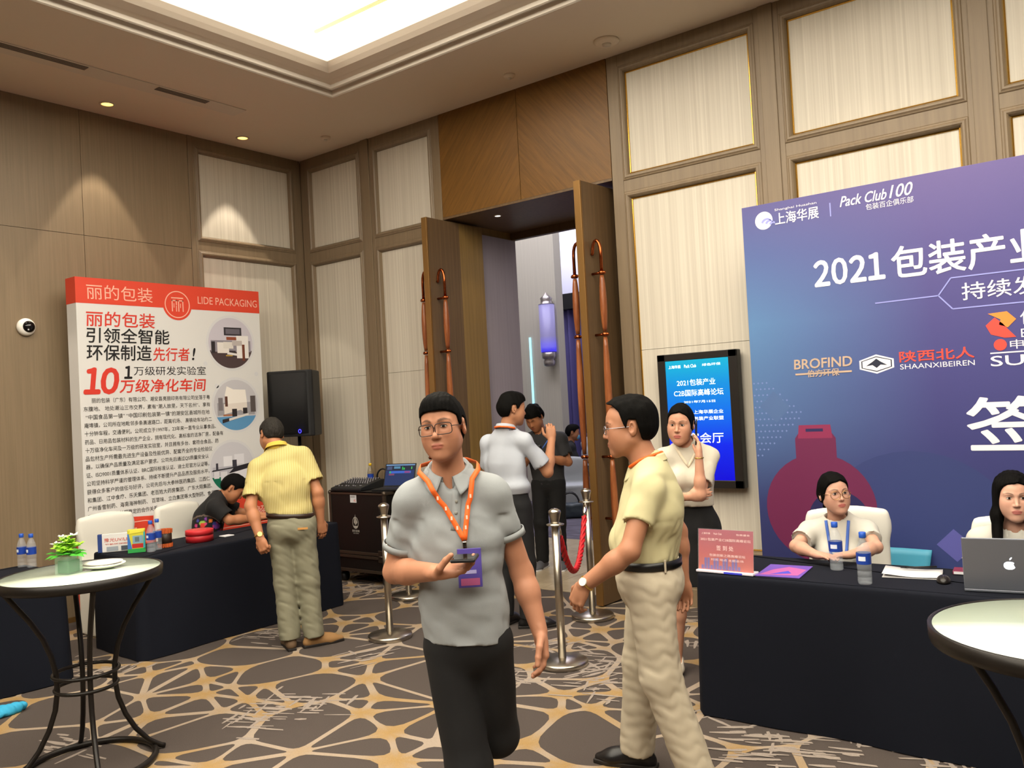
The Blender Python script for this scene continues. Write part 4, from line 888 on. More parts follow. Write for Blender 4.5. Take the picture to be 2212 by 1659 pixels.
def lit(n, c, e=.9): return mat(n, '#000000', .4, emit=c, es=e)
def scr(x0_, x1_, z0_, z1_, c, y=-.0015): MB().quad((x0_, y, z0_), (x1_, y, z0_), (x1_, y, z1_), (x0_, y, z1_)).build('screen_area', lit('lit_'+c[1:], c), sc2)
scr(-.158, .158, .014, .225, '#1b3468', -.001); scr(-.158, .158, .213, .225, '#7fa9d8'); scr(-.158, .158, .165, .213, '#16223c'); scr(-.12, .12, .135, .158, '#3f6fd8'); scr(-.12, -.06, .115, .132, '#8f4a68')
scr(-.145, -.09, .172, .205, '#4a5a80', -.002); scr(-.07, .0, .182, .205, '#5a96b8', -.002); scr(.02, .03, .17, .2, '#35d05a', -.002); scr(.035, .05, .17, .19, '#35d05a', -.002); scr(.12, .13, .175, .2, '#5ae06a', -.002); scr(.05, .11, .138, .154, '#a04080', -.002); scr(-.115, -.1, .137, .155, '#3fd04a', -.002)
t = thing('soda_bottle', 'dark cola bottle with yellow cap behind the mixing console', 'bottle', (-6.50, 6.02, ZC))
MB().lathe([(0, 0), (.03, 0), (.032, .01), (.032, .14), (.026, .17), (.014, .2), (.0125, .21)], 18).build('bottle_body', mat('cola_glass', '#8a7a60', .1, alpha=.4, spec=.8), t); MB().lathe([(.0328, .06), (.0328, .125)], 18, cap=False).build('label', M_LABEL, t); MB().lathe([(.0325, .01), (.0325, .06)], 18, cap=False).build('cola', mat('cola', '#1d100a', .3), t); MB().lathe([(.015, .208), (.016, .232), (0, .234)], 14).build('cap', mat('yellow_cap', '#d8b01e', .4), t)
t = thing('headset', 'black headphones standing behind the mixing console', 'headphones', (-6.33, 6.035, ZC), .2)
MB().tube([(-.075*math.cos(a), 0, .09+.085*math.sin(a)) for a in [PI*k/12 for k in range(13)]], .009, 8).build('headband', M_BLACK, t)
for s in (-1, 1): q = MB().lathe([(0, -.02), (.04, -.02), (.045, 0), (.04, .02), (0, .02)], 16).build('ear_cup', M_BLACK, t); q.rotation_euler = (0, PI/2, 0); q.location = (s*.075, 0, .048)

# ------------------------------------------------------------------ rope barriers
def stanchion(lb, x, y, rz=0):
    t = thing('stanchion', lb, 'barrier post', (x, y, 0), rz, 'steel rope barrier posts')
    MB().lathe([(0, 0), (.158, 0), (.162, .006), (.162, .028), (.155, .035), (.06, .045), (.034, .05), (0, .05)], 48).build('base', M_STEEL, t)
    MB().lathe([(.0255, .045), (.0255, .885)], 24).build('pole', M_STEEL, t)
    MB().lathe([(.0255, .88), (.056, .885), (.058, .892), (.03, .9)], 24).build('hook_collar', M_STEEL, t)
    MB().lathe([(.026, .895), (.028, .915), (.036, .95), (.041, .968), (.038, .978), (.02, .99), (0, .993)], 24).build('finial', M_STEEL, t)
    return t
stanchion('steel barrier post between the grey polo man and the yellow polo man', -3.112, 4.439)
stanchion('steel barrier post in front of the right door leaf', -3.548, 5.496)
stanchion('steel barrier post in front of the equipment case, left of the grey polo man', -4.598, 4.372)
stanchion('steel barrier post mostly hidden behind the grey polo man, farther back', -5.396, 5.385)
A, B_ = Vector((-3.112, 4.439, .885)), Vector((-3.548, 5.496, .885)); d = (B_-A).normalized(); A += d*.058; B_ -= d*.058
t = thing('barrier_rope', 'twisted red rope hanging between two steel barrier posts', 'rope', tuple(A))
def sag(u): p = (B_-A)*u; p = p-Vector((0, 0, .40*4*u*(1-u))); return p
mb = MB(); n = 90; sd = d.cross(Vector((0, 0, 1)))
for k in range(3):
    pts = []
    for i in range(n+1):
        u = .06+.88*i/n; p = sag(u); tg = (sag(u+.01)-sag(u-.01)).normalized(); nn = tg.cross(sd).normalized(); a = i*.55+k*2*PI/3; pts.append(p+(sd*math.cos(a)+nn*math.sin(a))*.0105)
    mb.tube(pts, .0115, 7)
mb.build('braid', mat('red_rope', '#b4141e', .55, noise=.15, nscale=(60, 60, 60)), t)
for a, b in ((0., .065), (.935, 1.)): MB().tube([sag(a), sag((a+b)/2), sag(b)], .017, 12).build('end_cap', mat('chrome', '#d8d4cc', .12, 1.), t)

# ------------------------------------------------------------------ things on the reception desk
ZD = .732
t = thing('desk_sign', 'red printed landscape sign in a clear acrylic stand on the desk corner', 'sign', (-1.855, 4.165, ZD), -.02)
mg = mat('sign_print', '#c83a4a', .4); nt = mg.node_tree; b = nt.nodes['Principled BSDF']; tc = nt.nodes.new('ShaderNodeTexCoord'); sx = nt.nodes.new('ShaderNodeSeparateXYZ'); nt.links.new(tc.outputs['Object'], sx.inputs[0])
nt.links.new(ramp(mrange(sx.outputs['Z'], 0, .22), [(0, '#bc5440'), (.5, '#a82c3a'), (1, '#982c4c')]), b.inputs['Base Color'])
bp_ = MB().box(-.152, .152, -.001, .002, .012, .222).build('print', mg, t); bp_.rotation_euler = (-.12, 0, 0)
MB().box(-.155, .155, -.004, -.0015, 0, .225).build('acrylic_pane', mat('acrylic', '#ffffff', .05, alpha=.06), t).rotation_euler = (-.12, 0, 0)
MB().box(-.158, .158, -.022, .055, 0, .012).build('acrylic_foot', mat('acrylic_foot', '#e8e4f0', .1), t, bevel=.003)
MB().box(.0, .10, -.0235, -.022, .001, .011).build('foot_glint', flat('foot_blue', '#4048d8'), t)
for body, a, b_, c, d_ in (('上海华展', -.135, -.085, .195, .205), ('Pack Club', -.065, -.02, .195, .205), ('包装盛会', .06, .135, .195, .205), ('2021包装产业C2B国际高峰论坛', -.14, .14, .162, .177), ('签 到 处', -.05, .045, .115, .14), ('包装创新之路高峰论坛', -.09, .11, .082, .096), ('时间 地点 主题会场', -.08, .10, .06, .072)):
    text(body, a, b_, c, d_, -.0022, flat('sign_pale', '#f0c8c8'), bp_, bold=.012)
mb = MB()
for k in range(13): x = -.135+.017*k; hgt = .02+.05*abs(math.sin(k*2.1))**2; mb.quad((x, -.0022, .016), (x+.013, -.0022, .016), (x+.013, -.0022, .016+hgt), (x, -.0022, .016+hgt))
mb.build('skyline_print', flat('skyline', '#6a5a9a'), bp_)
t = thing('leaflet', 'purple printed leaflet lying flat on the desk beside the red sign', 'leaflet', (-1.60, 4.32, ZD), .1)
MB().box(-.11, .11, -.15, .15, 0, .003).build('cover', flat('leaflet_purple', '#6a4aa8'), t); MB().poly([(-.1, -.12, .0034), (.09, -.1, .0034), (.1, .05, .0034), (.0, .1, .0034), (-.06, .02, .0034)]).build('printed_patch', flat('leaflet_pink', '#b05a9a'), t); MB().poly([(-.05, -.1, .0038), (.05, -.06, .0038), (.02, .0, .0038)]).build('printed_patch', flat('leaflet_blue', '#4a4ac0'), t)
t = thing('notepad', 'open white notepad with a pen on the reception desk', 'notepad', (-1.02, 4.48, ZD), .15)
for k in range(4): MB().box(-.13+.004*k, .13-.006*k, -.10+.005*k, .10, .0015*k, .0015*k+.0012).build('sheet', P_WHT, t)
MB().grid(lambda u, v: (-.13+.26*u, -.1+.2*v, .007+.012*max(0, 1-u*2.2)+.01*max(0, u-.7)), 10, 2).build('sheet', P_WHT, t, solid=.0008)
tag(MB().tube([(-1.06, 4.53, .753), (-.93, 4.58, .758)], .0045, 8).tube([(-1.085, 4.52, .752), (-1.06, 4.53, .753)], [.001, .0045], 8).build('pen', M_BLACK), 'dark pen lying on the white notepad', 'pen')
t = thing('mouse', 'black computer mouse beside the silver laptop', 'mouse', (-.86, 4.36, ZD), .2)
f = Field((-.05, -.07, -.01), (.05, .07, .05), .004); f.ell((0, 0, .004), (.031, .052, .03), k=.01); f.clip((0, 0, 0), (0, 0, -1)); obj('shell', f.mesh('shell'), mat('mouse_black', '#16120f', .35), t); MB().box(-.003, .003, -.03, -.012, .028, .034).build('scroll_wheel', M_STEEL, t)
t = thing('folder', 'dark red folder lying behind the mouse on the desk', 'folder', (-.80, 4.60, ZD), .1)
MB().box(-.06, .06, -.05, .05, 0, .018).build('cover', flat('folder_red', '#6a1c38'), t, bevel=.003); MB().box(-.055, .055, -.052, .045, .003, .015).build('pages', P_LG, t)
t = thing('laptop', 'open silver laptop with a lit white logo on its lid', 'laptop', (-.59, 4.36, ZD), PI+.16)
M_SIL = mat('laptop_silver', '#8b909c', .35, .6)
MB().box(-.18, .18, -.125, .125, 0, .014).build('keyboard_base', M_SIL, t, bevel=.004); MB().box(-.15, .15, -.02, .1, .014, .0155).build('keys', M_BLACK, t)
ld = MB().box(-.18, .18, 0, .008, 0, .24).build('screen_lid', M_SIL, t, bevel=.004); ld.location = (0, .118, .012); ld.rotation_euler = (-.20, 0, 0)
MB().box(-.168, .168, -.0015, -.0003, .014, .228).build('display', lit('lit_grey', '#8090b0', .6), ld)
ap = []
for k in range(40):
    a = 2*PI*k/40; r = .021*(1+.10*math.cos(2*a)-.10*math.sin(a)**4*(1 if math.sin(a) > 0 else .6)+.0); x, z = r*math.cos(a)*.98, r*math.sin(a)*1.05
    if math.hypot(x+.024, z-.003) < .0105: dxx, dzz = x+.024, z-.003; l_ = math.hypot(dxx, dzz); x, z = -.024+dxx/l_*.0105, .003+dzz/l_*.0105
    ap.append((x, .0088, .118+z))
lg = MB().poly(ap).build('lit_logo', mat('lit_logo', '#ffffff', emit='#e6eeff', es=1.6), ld)
MB().poly([(.0, .0088, .1425), (-.001, .0088, .150), (-.006, .0088, .1555), (-.010, .0088, .1565), (-.0095, .0088, .151), (-.005, .0088, .145)]).build('logo_leaf', mat('lit_logo'), lg)

# ------------------------------------------------------------------ covered chairs
M_COV = mat('white_chair_cover', '#dcd9d0', .8, bump=.15, bscale=500)
def covered_chair(lb, x, y, rz, mm=None, w=.23, hb=.93):
    f = Field((-.32, -.36, -.03), (.32, .36, 1.0), .014)
    f.box((0, .22, hb/2+.02), (w, .03, hb/2-.02), .03, .02); f.ell((0, .22, hb-.10), (w*1.02, .04, .12), k=.05)
    f.box((0, -.02, .215), (w+.01, .24, .225), .03, .03)
    f.disp(folds(int(abs(x)*100), .006, 22, (1, 1, .2)), (-1, -1, -.1), (1, 1, .36)); f.clip((0, 0, .004), (0, 0, -1))
    t = thing('banquet_chair', lb, 'chair', (x, y, 0), rz, 'white covered banquet chairs')
    obj('slipcover', f.mesh('slipcover'), mm or M_COV, t); return t
covered_chair('white covered chair behind the navy table, left one by the brochure sign', -6.80, 3.52, PI/2)
covered_chair('white covered chair of the man in the black tee', -6.83, 4.22, math.radians(100))
covered_chair('white covered chair of the woman with glasses', -1.455, 5.045, .40)
covered_chair('white covered chair of the woman with long hair', -.60, 4.91, .08)
t = thing('chair', 'teal plastic chair back between the two seated women', 'chair', (-1.38, 5.66, 0), .0)
M_TEAL = mat('teal_plastic', '#3c8ba6', .5)
MB().grid(lambda u, v: ((-.2+.4*u)*(1-.18*(1-v)), .02*math.cos((u-.5)*3)+.05*v, .37+.26*v), 10, 6).build('backrest', M_TEAL, t, solid=.012); MB().box(-.21, .21, -.23, .02, .355, .38).build('seat', M_TEAL, t, bevel=.01)
for sx_ in (-.18, .18):
    for y in (-.20, 0.): MB().tube([(sx_, y, .36), (sx_*1.1, y*1.05, 0)], .012, 8).build('leg', M_STEEL, t)
M_GCOV = mat('grey_chair_cover', '#a9adb0', .8)
covered_chair('pale grey covered chair beyond the doorway with a black bag beside it', -6.98, 10.42, .55, M_GCOV, .24, .80)
covered_chair('pale grey covered chair beyond the doorway under the masked man', -7.33, 10.98, math.radians(125), M_GCOV)
t = thing('handbag', 'dark grey leather bag on the floor beyond the doorway', 'bag', (-6.72, 9.98, 0.006), .6)
f = Field((-.32, -.15, -.02), (.32, .15, .36), .012); f.box((0, 0, .11), (.18, .09, .11), .05, .03); f.disp(folds(9, .012, 25)); f.clip((0, 0, 0), (0, 0, -1)); obj('bag_body', f.mesh('bag_body'), mat('dark_leather', '#39434a', .4), t)
for y in (-.05, .05): MB().tube([(-.13*math.cos(a), y, .2+.16*math.sin(a)) for a in [PI*k/10 for k in range(11)]], .012, 8).build('strap', M_BLACK, t)
# ------------------------------------------------------------------ people
SKIN = {'a': '#c98f6c', 'b': '#d8a583', 'c': '#b87f5c', 'd': '#e0b190'}
M_SKIN = mat('skin', '#c98f6c', .5, attr=True, spec=.35, bump=.08, bscale=500)
M_HAIR = mat('black_hair', '#0a0908', .75, spec=.08, noise=.4, nscale=(180, 180, 30), bump=.5, bscale=260)
M_HAIRG = mat('greying_hair', '#2c2926', .75, spec=.1, noise=.45, nscale=(200, 200, 40), bump=.5, bscale=260)
M_EYE = mat('eye', '#f0ece6', .2, attr=True)
M_LENS = mat('spectacle_lens', '#404448', .03, alpha=.05, spec=.6)
def rotm(y=0, p=0, r=0):
    """yaw (turn head towards own left is +), pitch (nod down is +), roll; degrees"""
    y, p, r = map(math.radians, (y, p, r))
    return np.array(Matrix.Rotation(y, 3, 'Z') @ Matrix.Rotation(p, 3, 'X') @ Matrix.Rotation(r, 3, 'Y'))
class Head:
    """head frame: origin midway between chin and crown, face towards -y, h: chin to crown"""
    def __init__(s, c, rot, h=.232, wide=1.): s.c = np.array(c, float); s.M = rot; s.k = h/.234; s.w = wide
    def P(s, x, y, z): return s.c+s.M@(np.array([x*s.w, y, z])*s.k)
    def loc(s, co): return ((co-s.c)@s.M)/s.k/np.array([s.w, 1, 1])
def face(f, H, female=False, mouth=1., jaw=1., nose=1., smile=0.):
    k = H.k; P = H.P; M = H.M
    E_ = lambda c, r, kk=.02, op='+': f.ell(P(*c), np.array(r)*k*np.array([H.w, 1, 1]), kk*k, op, M)
    C_ = lambda a, b, ra, rb, kk=.02, op='+': f.cone(P(*a), P(*b), ra*k, rb*k, kk*k, op)
    E_((0, .012, .032), (.074, .094, .085)); E_((0, -.026, .035), (.064, .066, .06), .03)
    E_((0, -.026, -.03), (.059*jaw, .062, .083), .03)
    for s in (-1, 1):
        C_((s*.050*jaw, .0, -.05), (s*.017, -.066, -.098), .02, .016, .03)
        E_((s*.042, -.056, -.02), (.021, .021, .026), .035); E_((s*.034, -.048, -.052), (.026, .028, .034), .04)
        C_((s*.046, -.072, .022), (s*.014, -.086, .020), .0075, .0075, .016)
    E_((0, -.074, -.1), (.018*jaw, .016, .014), .022)
    E_((0, -.079, -.064), (.026, .014, .022), .02)                       # mouth mound
    for s in (-1, 1): E_((s*.031, -.101, .004), (.020, .018, .0125), .012, '-')
    for s in (-1, 1): E_((s*.031, -.0745, .003), (.0165, .0135, .0125), .005)
    C_((0, -.084, .016), (0, -.1035*1., -.026), .0065, .0095*nose, .012); E_((0, -.105, -.031), (.0105*nose, .009, .0085), .006)
    for s in (-1, 1): E_((s*.0115*nose, -.094, -.034), (.0075*nose, .0095, .007), .005)
    for s in (-1, 1): E_((s*.0055, -.104, -.0405), (.003, .004, .003), .003, '-')
    z0 = -.0615
    E_((0, -.0935, z0+.001), (.022*mouth, .0065, .0052), .005); E_((0, -.092, z0-.0085), (.019*mouth, .0075, .0062), .005)
    f.cone(P(-.023*mouth, -.094, z0-.0035+smile), P(0, -.1015, z0-.0035), .0014*k, .0018*k, .002*k, '-'); f.cone(P(.023*mouth, -.094, z0-.0035+smile), P(0, -.1015, z0-.0035), .0014*k, .0018*k, .002*k, '-')
    for s in (-1, 1):
        Me = M@np.array(Matrix.Rotation(s*.5, 3, 'Z')@Matrix.Rotation(-.15, 3, 'X'))
        f.ell(P(s*.0790, .016, -.004), np.array((.0085, .019, .032))*k, .006*k, '+', Me); f.ell(P(s*.0865, .010, -.001), np.array((.006, .010, .018))*k, .004*k, '-', Me)
def face_color(H, base, female=False, blush=.0, stubble=0.):
    B = V(*lin(base)); lip = V(*lin('#8e463e' if not female else '#a4484a')); brow = V(*lin('#221a16'))
    def fn(co):
        c = np.tile(B, (len(co), 1)); q = H.loc(co.astype(float)); x, y, z = q.T; near = (np.abs(z) < .16) & (np.abs(x) < .1) & (y < .12)
        front = near & (y < -.05)
        l = ((x/.024)**2+((z+.065)/.0115)**2 < 1) & front & (y < -.082)
        bz = .0285-12*(np.abs(x)-.036)**2
        b = front & (np.abs(x) > .013) & (np.abs(x) < .054) & (np.abs(z-bz) < (.0046 if not female else .003)*np.clip((.056-np.abs(x))/.02, .3, 1))
        bw = np.clip(((.0046 if not female else .003)*np.clip((.058-np.abs(x))/.022, .3, 1)-np.abs(z-bz)+.0012)/.0024, 0, 1)*front*np.clip((np.abs(x)-.010)/.006, 0, 1)*(np.abs(x) < .058); bw = bw[:, None]*.75; c = c*(1-bw)+brow*bw
        lo = np.where(near & (y < .02), 1, 0)[:, None]
        c = c*(1-lo*0)
        if stubble: s = near & (z < -.045) & (y < -.02) & ~l; c[s] = c[s]*(1-stubble)+V(*lin('#4a4038'))*stubble
        red = np.exp(-((np.abs(x)-.045)**2+(z+.03)**2)/.0008)*front; c = c*(1-red[:, None]*.05*V(0, 1, 1))
        lw = np.clip((1.15-((x/.024)**2+((z+.065)/.0115)**2))/.35, 0, 1)*front*(y < -.080); lw = lw[:, None]*(.75 if female else .7); c = c*(1-lw)+lip*lw
        return c
        c[l] = lip*(.75 if female else .55)+B*(.25 if female else .45)
        return c
    return fn
def eyes(H, par, look=(0, 0), narrow=1.):
    for s in (-1, 1):
        mb = MB(); n = 14
        def pt(u, v):
            a = (u-.5)*2; w_ = .0148*a; lid = (1-a*a)**.75; z = (v-.5)*2*lid*(.0056*narrow)-.0005*a*s+.0005
            yy = -.0880+.0080*(a*a)-(1-((v-.5)*2)**2)*.0010*lid-.0018
            return H.P(s*.031+w_, yy, .0035+z)
        mb.grid(pt, 16, 8); me = mb.mesh('eye'); col = np.ones((len(mb.v), 4), np.float32); co = np.array(mb.v); q = H.loc(co)
        r = np.hypot(q[:, 0]-(s*.031+look[0]), q[:, 2]-.0037-look[1]); ir = r < .0058; lash = np.array([(j % 9) >= 8 or (j % 9) == 0 and False for j in range(len(co))])
        col[:, :3] = V(*lin('#cdc6be')); col[ir, :3] = V(*lin('#1a110c')); col[lash, :3] = V(*lin('#1a1512'))
        a = me.attributes.new('Col', 'FLOAT_COLOR', 'POINT'); a.data.foreach_set('color', col.ravel())
        o = obj('eye', me, M_EYE, par)
        MB().tube([np.array(pt(i/10, 1.0))+H.M@np.array([0, -.0006, .0004]) for i in range(11)], [.0005]+[.0011]*9+[.0005], 6).build('eyelash', M_HAIR, o)
def spectacles(H, par, m, shape='rect', r=.0022, w=.025, hh=.017, z=.001):
    g = MB()
    for s in (-1, 1):
        pts = []
        for i in range(28):
            a = 2*PI*i/28; e = .45 if shape == 'rect' else .95
            cx_ = math.copysign(abs(math.cos(a))**e, math.cos(a)); sz_ = math.copysign(abs(math.sin(a))**e, math.sin(a))
            pts.append(H.P(s*.034+w*cx_, -.106+.012*((s*.034+w*cx_)/.06)**2*1.0, z+hh*sz_))
        g.tube(pts, r*H.k, 6, closed=True)
        g.tube([H.P(s*(.034+w), -.100, z+.006), H.P(s*.073, -.07, z+.007), H.P(s*.079, .01, z+.006), H.P(s*.078, .03, z-.006)], r*.9*H.k, 6)
    g.tube([H.P(-.034+w, -.1055, z+.004), H.P(0, -.109, z+.007), H.P(.034-w, -.1055, z+.004)], r*H.k, 6)
    o = g.build('glasses', m, par)
    for s in (-1, 1):
        MB().grid(lambda u, v: H.P(s*.034+(u-.5)*2*w*.97, -.1055+.012*((s*.034+(u-.5)*2*w)/.06)**2, z+(v-.5)*2*hh*math.sqrt(max(0, 1-(abs(u-.5)*2)**6))), 8, 4).build('lens', M_LENS, o)
def hair(H, par, m, style='short', seed=1, top=.016, side=.008, front=.068, h=.004, label=None):
    lo = H.c-.22; hi = H.c+.22
    if style == 'long': lo = lo-np.array([.05, .05, .36])
    f = Field(lo, hi, h); k = H.k; P = H.P; M = H.M
    E_ = lambda c, r, kk=.02, op='+': f.ell(P(*c), np.array(r)*k*np.array([H.w, 1, 1]), kk*k, op, M)
    E_((0, .014, .034), (.074+side, .094+.010, .085+top*.8)); E_((0, -.026, .045), (.064+side*.9, .066+.008, .056+top), .03)
    E_((0, .03, .0), (.072+side, .085, .075), .03)
    if style in ('short', 'crew'): E_((0, -.045, .085), (.05, .045, .024+top*.5), .03)
    if style == 'swept': E_((0, -.03, .085), (.056, .06, .03), .03); E_((.0, .03, .06), (.076, .08, .06), .03)
    if style == 'bun': E_((.0, .098, -.075), (.036, .032, .036), .015); E_((.0, .06, .0), (.074, .06, .06), .02)
    if style == 'tied': E_((.0, .095, .0), (.04, .03, .04), .02)
    if style == 'messy':
        g = np.random.default_rng(seed)
        for _ in range(26): a, b = g.uniform(0, 6.28), g.uniform(.1, 1.3); E_((.075*math.cos(a)*math.cos(b), .012+.09*math.sin(a)*math.cos(b), .04+.085*math.sin(b)), (.02, .02, .02), .012)
    R3 = M
    def q(X, Y, Z):
        px, py, pz = X-H.c[0], Y-H.c[1], Z-H.c[2]
        return [(px*R3[0, i]+py*R3[1, i]+pz*R3[2, i])/k for i in range(3)]
    g = np.random.default_rng(seed); A = g.normal(size=(5, 3))*np.array([160, 110, 30]); ph = g.uniform(0, 6.28, 5)
    def strands(X, Y, Z):
        x, y, z = q(X, Y, Z); o = 0
        for a, p_ in zip(A, ph): o = o+np.sin(x*a[0]+y*a[1]+z*a[2]+p_)
        return .0007*o
    f.disp(strands)
    # hairline: keep what lies above/behind it
    ys = {'short': [-.2, -.088, -.062, -.04, -.030, -.014, .0, .032, .046, .2], 'recede': [-.2, -.09, -.06, -.035, -.022, -.012, .0, .032, .046, .2]}
    zs = {'short': [front, front, front-.010, .038, .016, .0, .034, .030, -.055, -.085], 'recede': [front+.036, front+.035, front+.026, .070, .020, -.004, .034, .030, -.055, -.085]}
    key = 'recede' if style in ('recede', 'swept') else 'short'
    def cut(X, Y, Z):
        x, y, z = q(X, Y, Z); line = np.interp(y, ys[key], zs[key]).astype(np.float32)
        if style in ('bun', 'long', 'tied'): line = np.interp(y, [-.2, -.09, -.072, -.055, -.04, -.02, 0, .03, .06, .2], [front+.012, front+.008, front-.006, .036, .006, -.018, -.034, -.065, -.085, -.09])+.008*np.exp(-((x-.012)/.012)**2)
        d1 = (line-z)*k
        return d1
    if style == 'long':
        g_ = f.D
    sl, Pp = f.sub([-9]*3, [9]*3); f.D = np.maximum(f.D, cut(*Pp)*.8)
    # keep the shell off the face
    if style == 'long':
        for s in (-1, 1):
            f.cone(P(s*.070, -.012, .06), P(s*.086, -.02, -.09), .026*k, .034*k, .03*k, n=M[:, 0], fl=1.5); f.cone(P(s*.086, -.02, -.09), P(s*.095, -.075, -.30), .034*k, .03*k, .03*k, n=M[:, 0], fl=1.3)
        f.cone(P(0, .06, .03), P(0, .10, -.28), .085*k, .10*k, .03*k, n=M[:, 1], fl=2.2)
        f.disp(strands)
    return obj('hair', f.mesh('hair'), m, par, label=label)

def hand(f, W, fd, n, sgn, curl=(.35, .45, .3), size=1., thumb=.5, spread=.04, tk=.004, thumb_in=.25):
    """wrist W, finger direction fd, palm normal n (the way the palm faces), sgn: thumb side = sgn * fd x n"""
    fd = nrm(np.array(fd, float)); n = np.array(n, float); n = nrm(n-fd*(n@fd)); s = sgn*np.cross(fd, n); W = np.array(W, float); u = size
    A = lambda a, b, c: W+fd*a*u+s*b*u+n*c*u
    f.cone(A(-.005, 0, 0), A(.035, .0, 0), .027*u, .034*u, .015, n=n, fl=1.7); f.cone(A(.03, .022, 0), A(.078, .028, -.002), .018*u, .013*u, .014); f.cone(A(.03, -.018, 0), A(.074, -.026, -.001), .017*u, .012*u, .014)
    f.cone(A(.03, .0, .0), A(.08, .005, -.003), .02*u, .014*u, .014)
    tips = []
    for i, (b, L, r) in enumerate(((.028, .072, .0088), (.0095, .080, .009), (-.009, .074, .0086), (-.0265, .058, .0076))):
        ln = (L*.45, L*.31, L*.26); ang = 0; p = A(.080-(.004 if i in (0, 3) else 0)-.006*(i == 3), b, -.002); base = A(.05, b*.8, 0); f.cone(base, p, r*u*1.05, r*u, .008)
        sp = spread*(1.5-i)
        for j in range(3):
            c = curl[j] if not isinstance(curl[j], (list, tuple)) else curl[j][i]
            ang += c; d = fd*math.cos(ang)+n*math.sin(ang)+s*sp*math.cos(ang); d = nrm(d); q = p+d*ln[j]*u
            f.cone(p, q, r*(1-.08*j)*u, r*(1-.08*(j+1))*u, tk); p = q
        tips.append(p)
    t0 = A(.018, .028, .004); d1 = nrm(fd*.62+s*(.75-.4*thumb_in)+n*(.15+thumb*.6)); t1 = t0+d1*.044*u; d2 = nrm(fd*.85+s*(.35-thumb_in)+n*(.1+thumb*.7)); t2 = t1+d2*.032*u; t3 = t2+nrm(d2+fd*.2)*.024*u
    f.cone(A(.01, .012, .002), t0, .017*u, .015*u, .01); f.cone(t0, t1, .0145*u, .0115*u, .006); f.cone(t1, t2, .0115*u, .0105*u, tk); f.cone(t2, t3, .0105*u, .0085*u, tk)
    return tips
def arm(f, S, E, W, ru=.046, re=.038, rw=.026, k=.02):
    S, E, W = map(lambda a: np.array(a, float), (S, E, W))
    f.cone(S, E, ru, re, k); f.cone(E, E+(W-E)*.35, re*1.0, re*1.06, k); f.cone(E+(W-E)*.3, W, re*1.05, rw, k)
def bounds(*pts, m=.2):
    a = np.array(pts, float); return a.min(0)-m, a.max(0)+m
def torso(f, P, C, N, SL, SR, hips, chest, belly, deep=.62, sh=.062, k=.05, waistz=None, trap=.045):
    """P pelvis, C chest, N base of neck; hips, chest, belly: half widths; deep: depth / width"""
    P, C, N, SL, SR = [np.array(a, float) for a in (P, C, N, SL, SR)]
    x = nrm(SL-SR); up = nrm(C-P); y = nrm(np.cross(up, x))
    f.cone(P, (P+C)/2, hips, belly, k, n=y, fl=1/deep); f.cone((P+C)/2, C, belly, chest, k, n=y, fl=1/deep); f.cone(C, C+(N-C)*.55, chest, chest*.80, k, n=y, fl=1/deep)
    f.cone(SR, SL, sh, sh, k); 
    for s in (SL, SR): f.cone(N+up*.01, s, trap, sh*.95, k)
    f.cone(C, N, chest*.6, .06, k)
def neck(f, N, H, r=.054, fw=(0, 0, 0)): f.cone(np.array(N, float)-np.array([0, 0, .03]), H.P(0, .018, -.055), r*1.08, r*.96, .025)
def sleeve(f, S, E, t, r0, r1, k=.03, flat_=None):
    S, E = np.array(S, float), np.array(E, float); d = E-S; c = S+d*t; u = nrm(d)
    f.cone(S, c+u*.05, r0, r1, k, cap=(c, u, r1-.009)); return c, u
def trousers(pelvis, hipL, hipR, kneeL, kneeR, ankL, ankR, waist_c, rw, deep, m, par, h=.007, seed=1, th=(.092, .07, .062), seat=None, top=None, wr=.004, cuff=True):
    lo, hi = bounds(pelvis, hipL, hipR, kneeL, kneeR, ankL, ankR, waist_c, m=.2); f = Field(lo, hi, h)
    f.cone(waist_c, pelvis, rw, rw*1.06, .04, n=(0, 1, 0), fl=1/deep)
    for hp, kn, an in ((hipL, kneeL, ankL), (hipR, kneeR, ankR)):
        hp, kn, an = map(lambda a: np.array(a, float), (hp, kn, an)); f.cone(hp, kn, th[0], th[1], .03); f.cone(kn, an, th[1]*.98, th[2], .03)
    if seat is not None:
        for c, r in seat: f.ell(c, r, .04)
    f.disp(folds(seed, wr*.8, 20, (1, 1, .8))); f.disp(folds(seed+5, wr*.45, 48, (1, 1, 1.1)))
    if top is not None: f.clip(top, (0, 0, 1), [-9, -9, top[2]-.02], [9, 9, 9])
    for kn, an in ((kneeL, ankL), (kneeR, ankR)):
        kn, an = np.array(kn, float), np.array(an, float); u = nrm(an-kn); f.clip(an, u, an-.12, an+.16)
    return obj('trousers', f.mesh('trousers'), m, par)
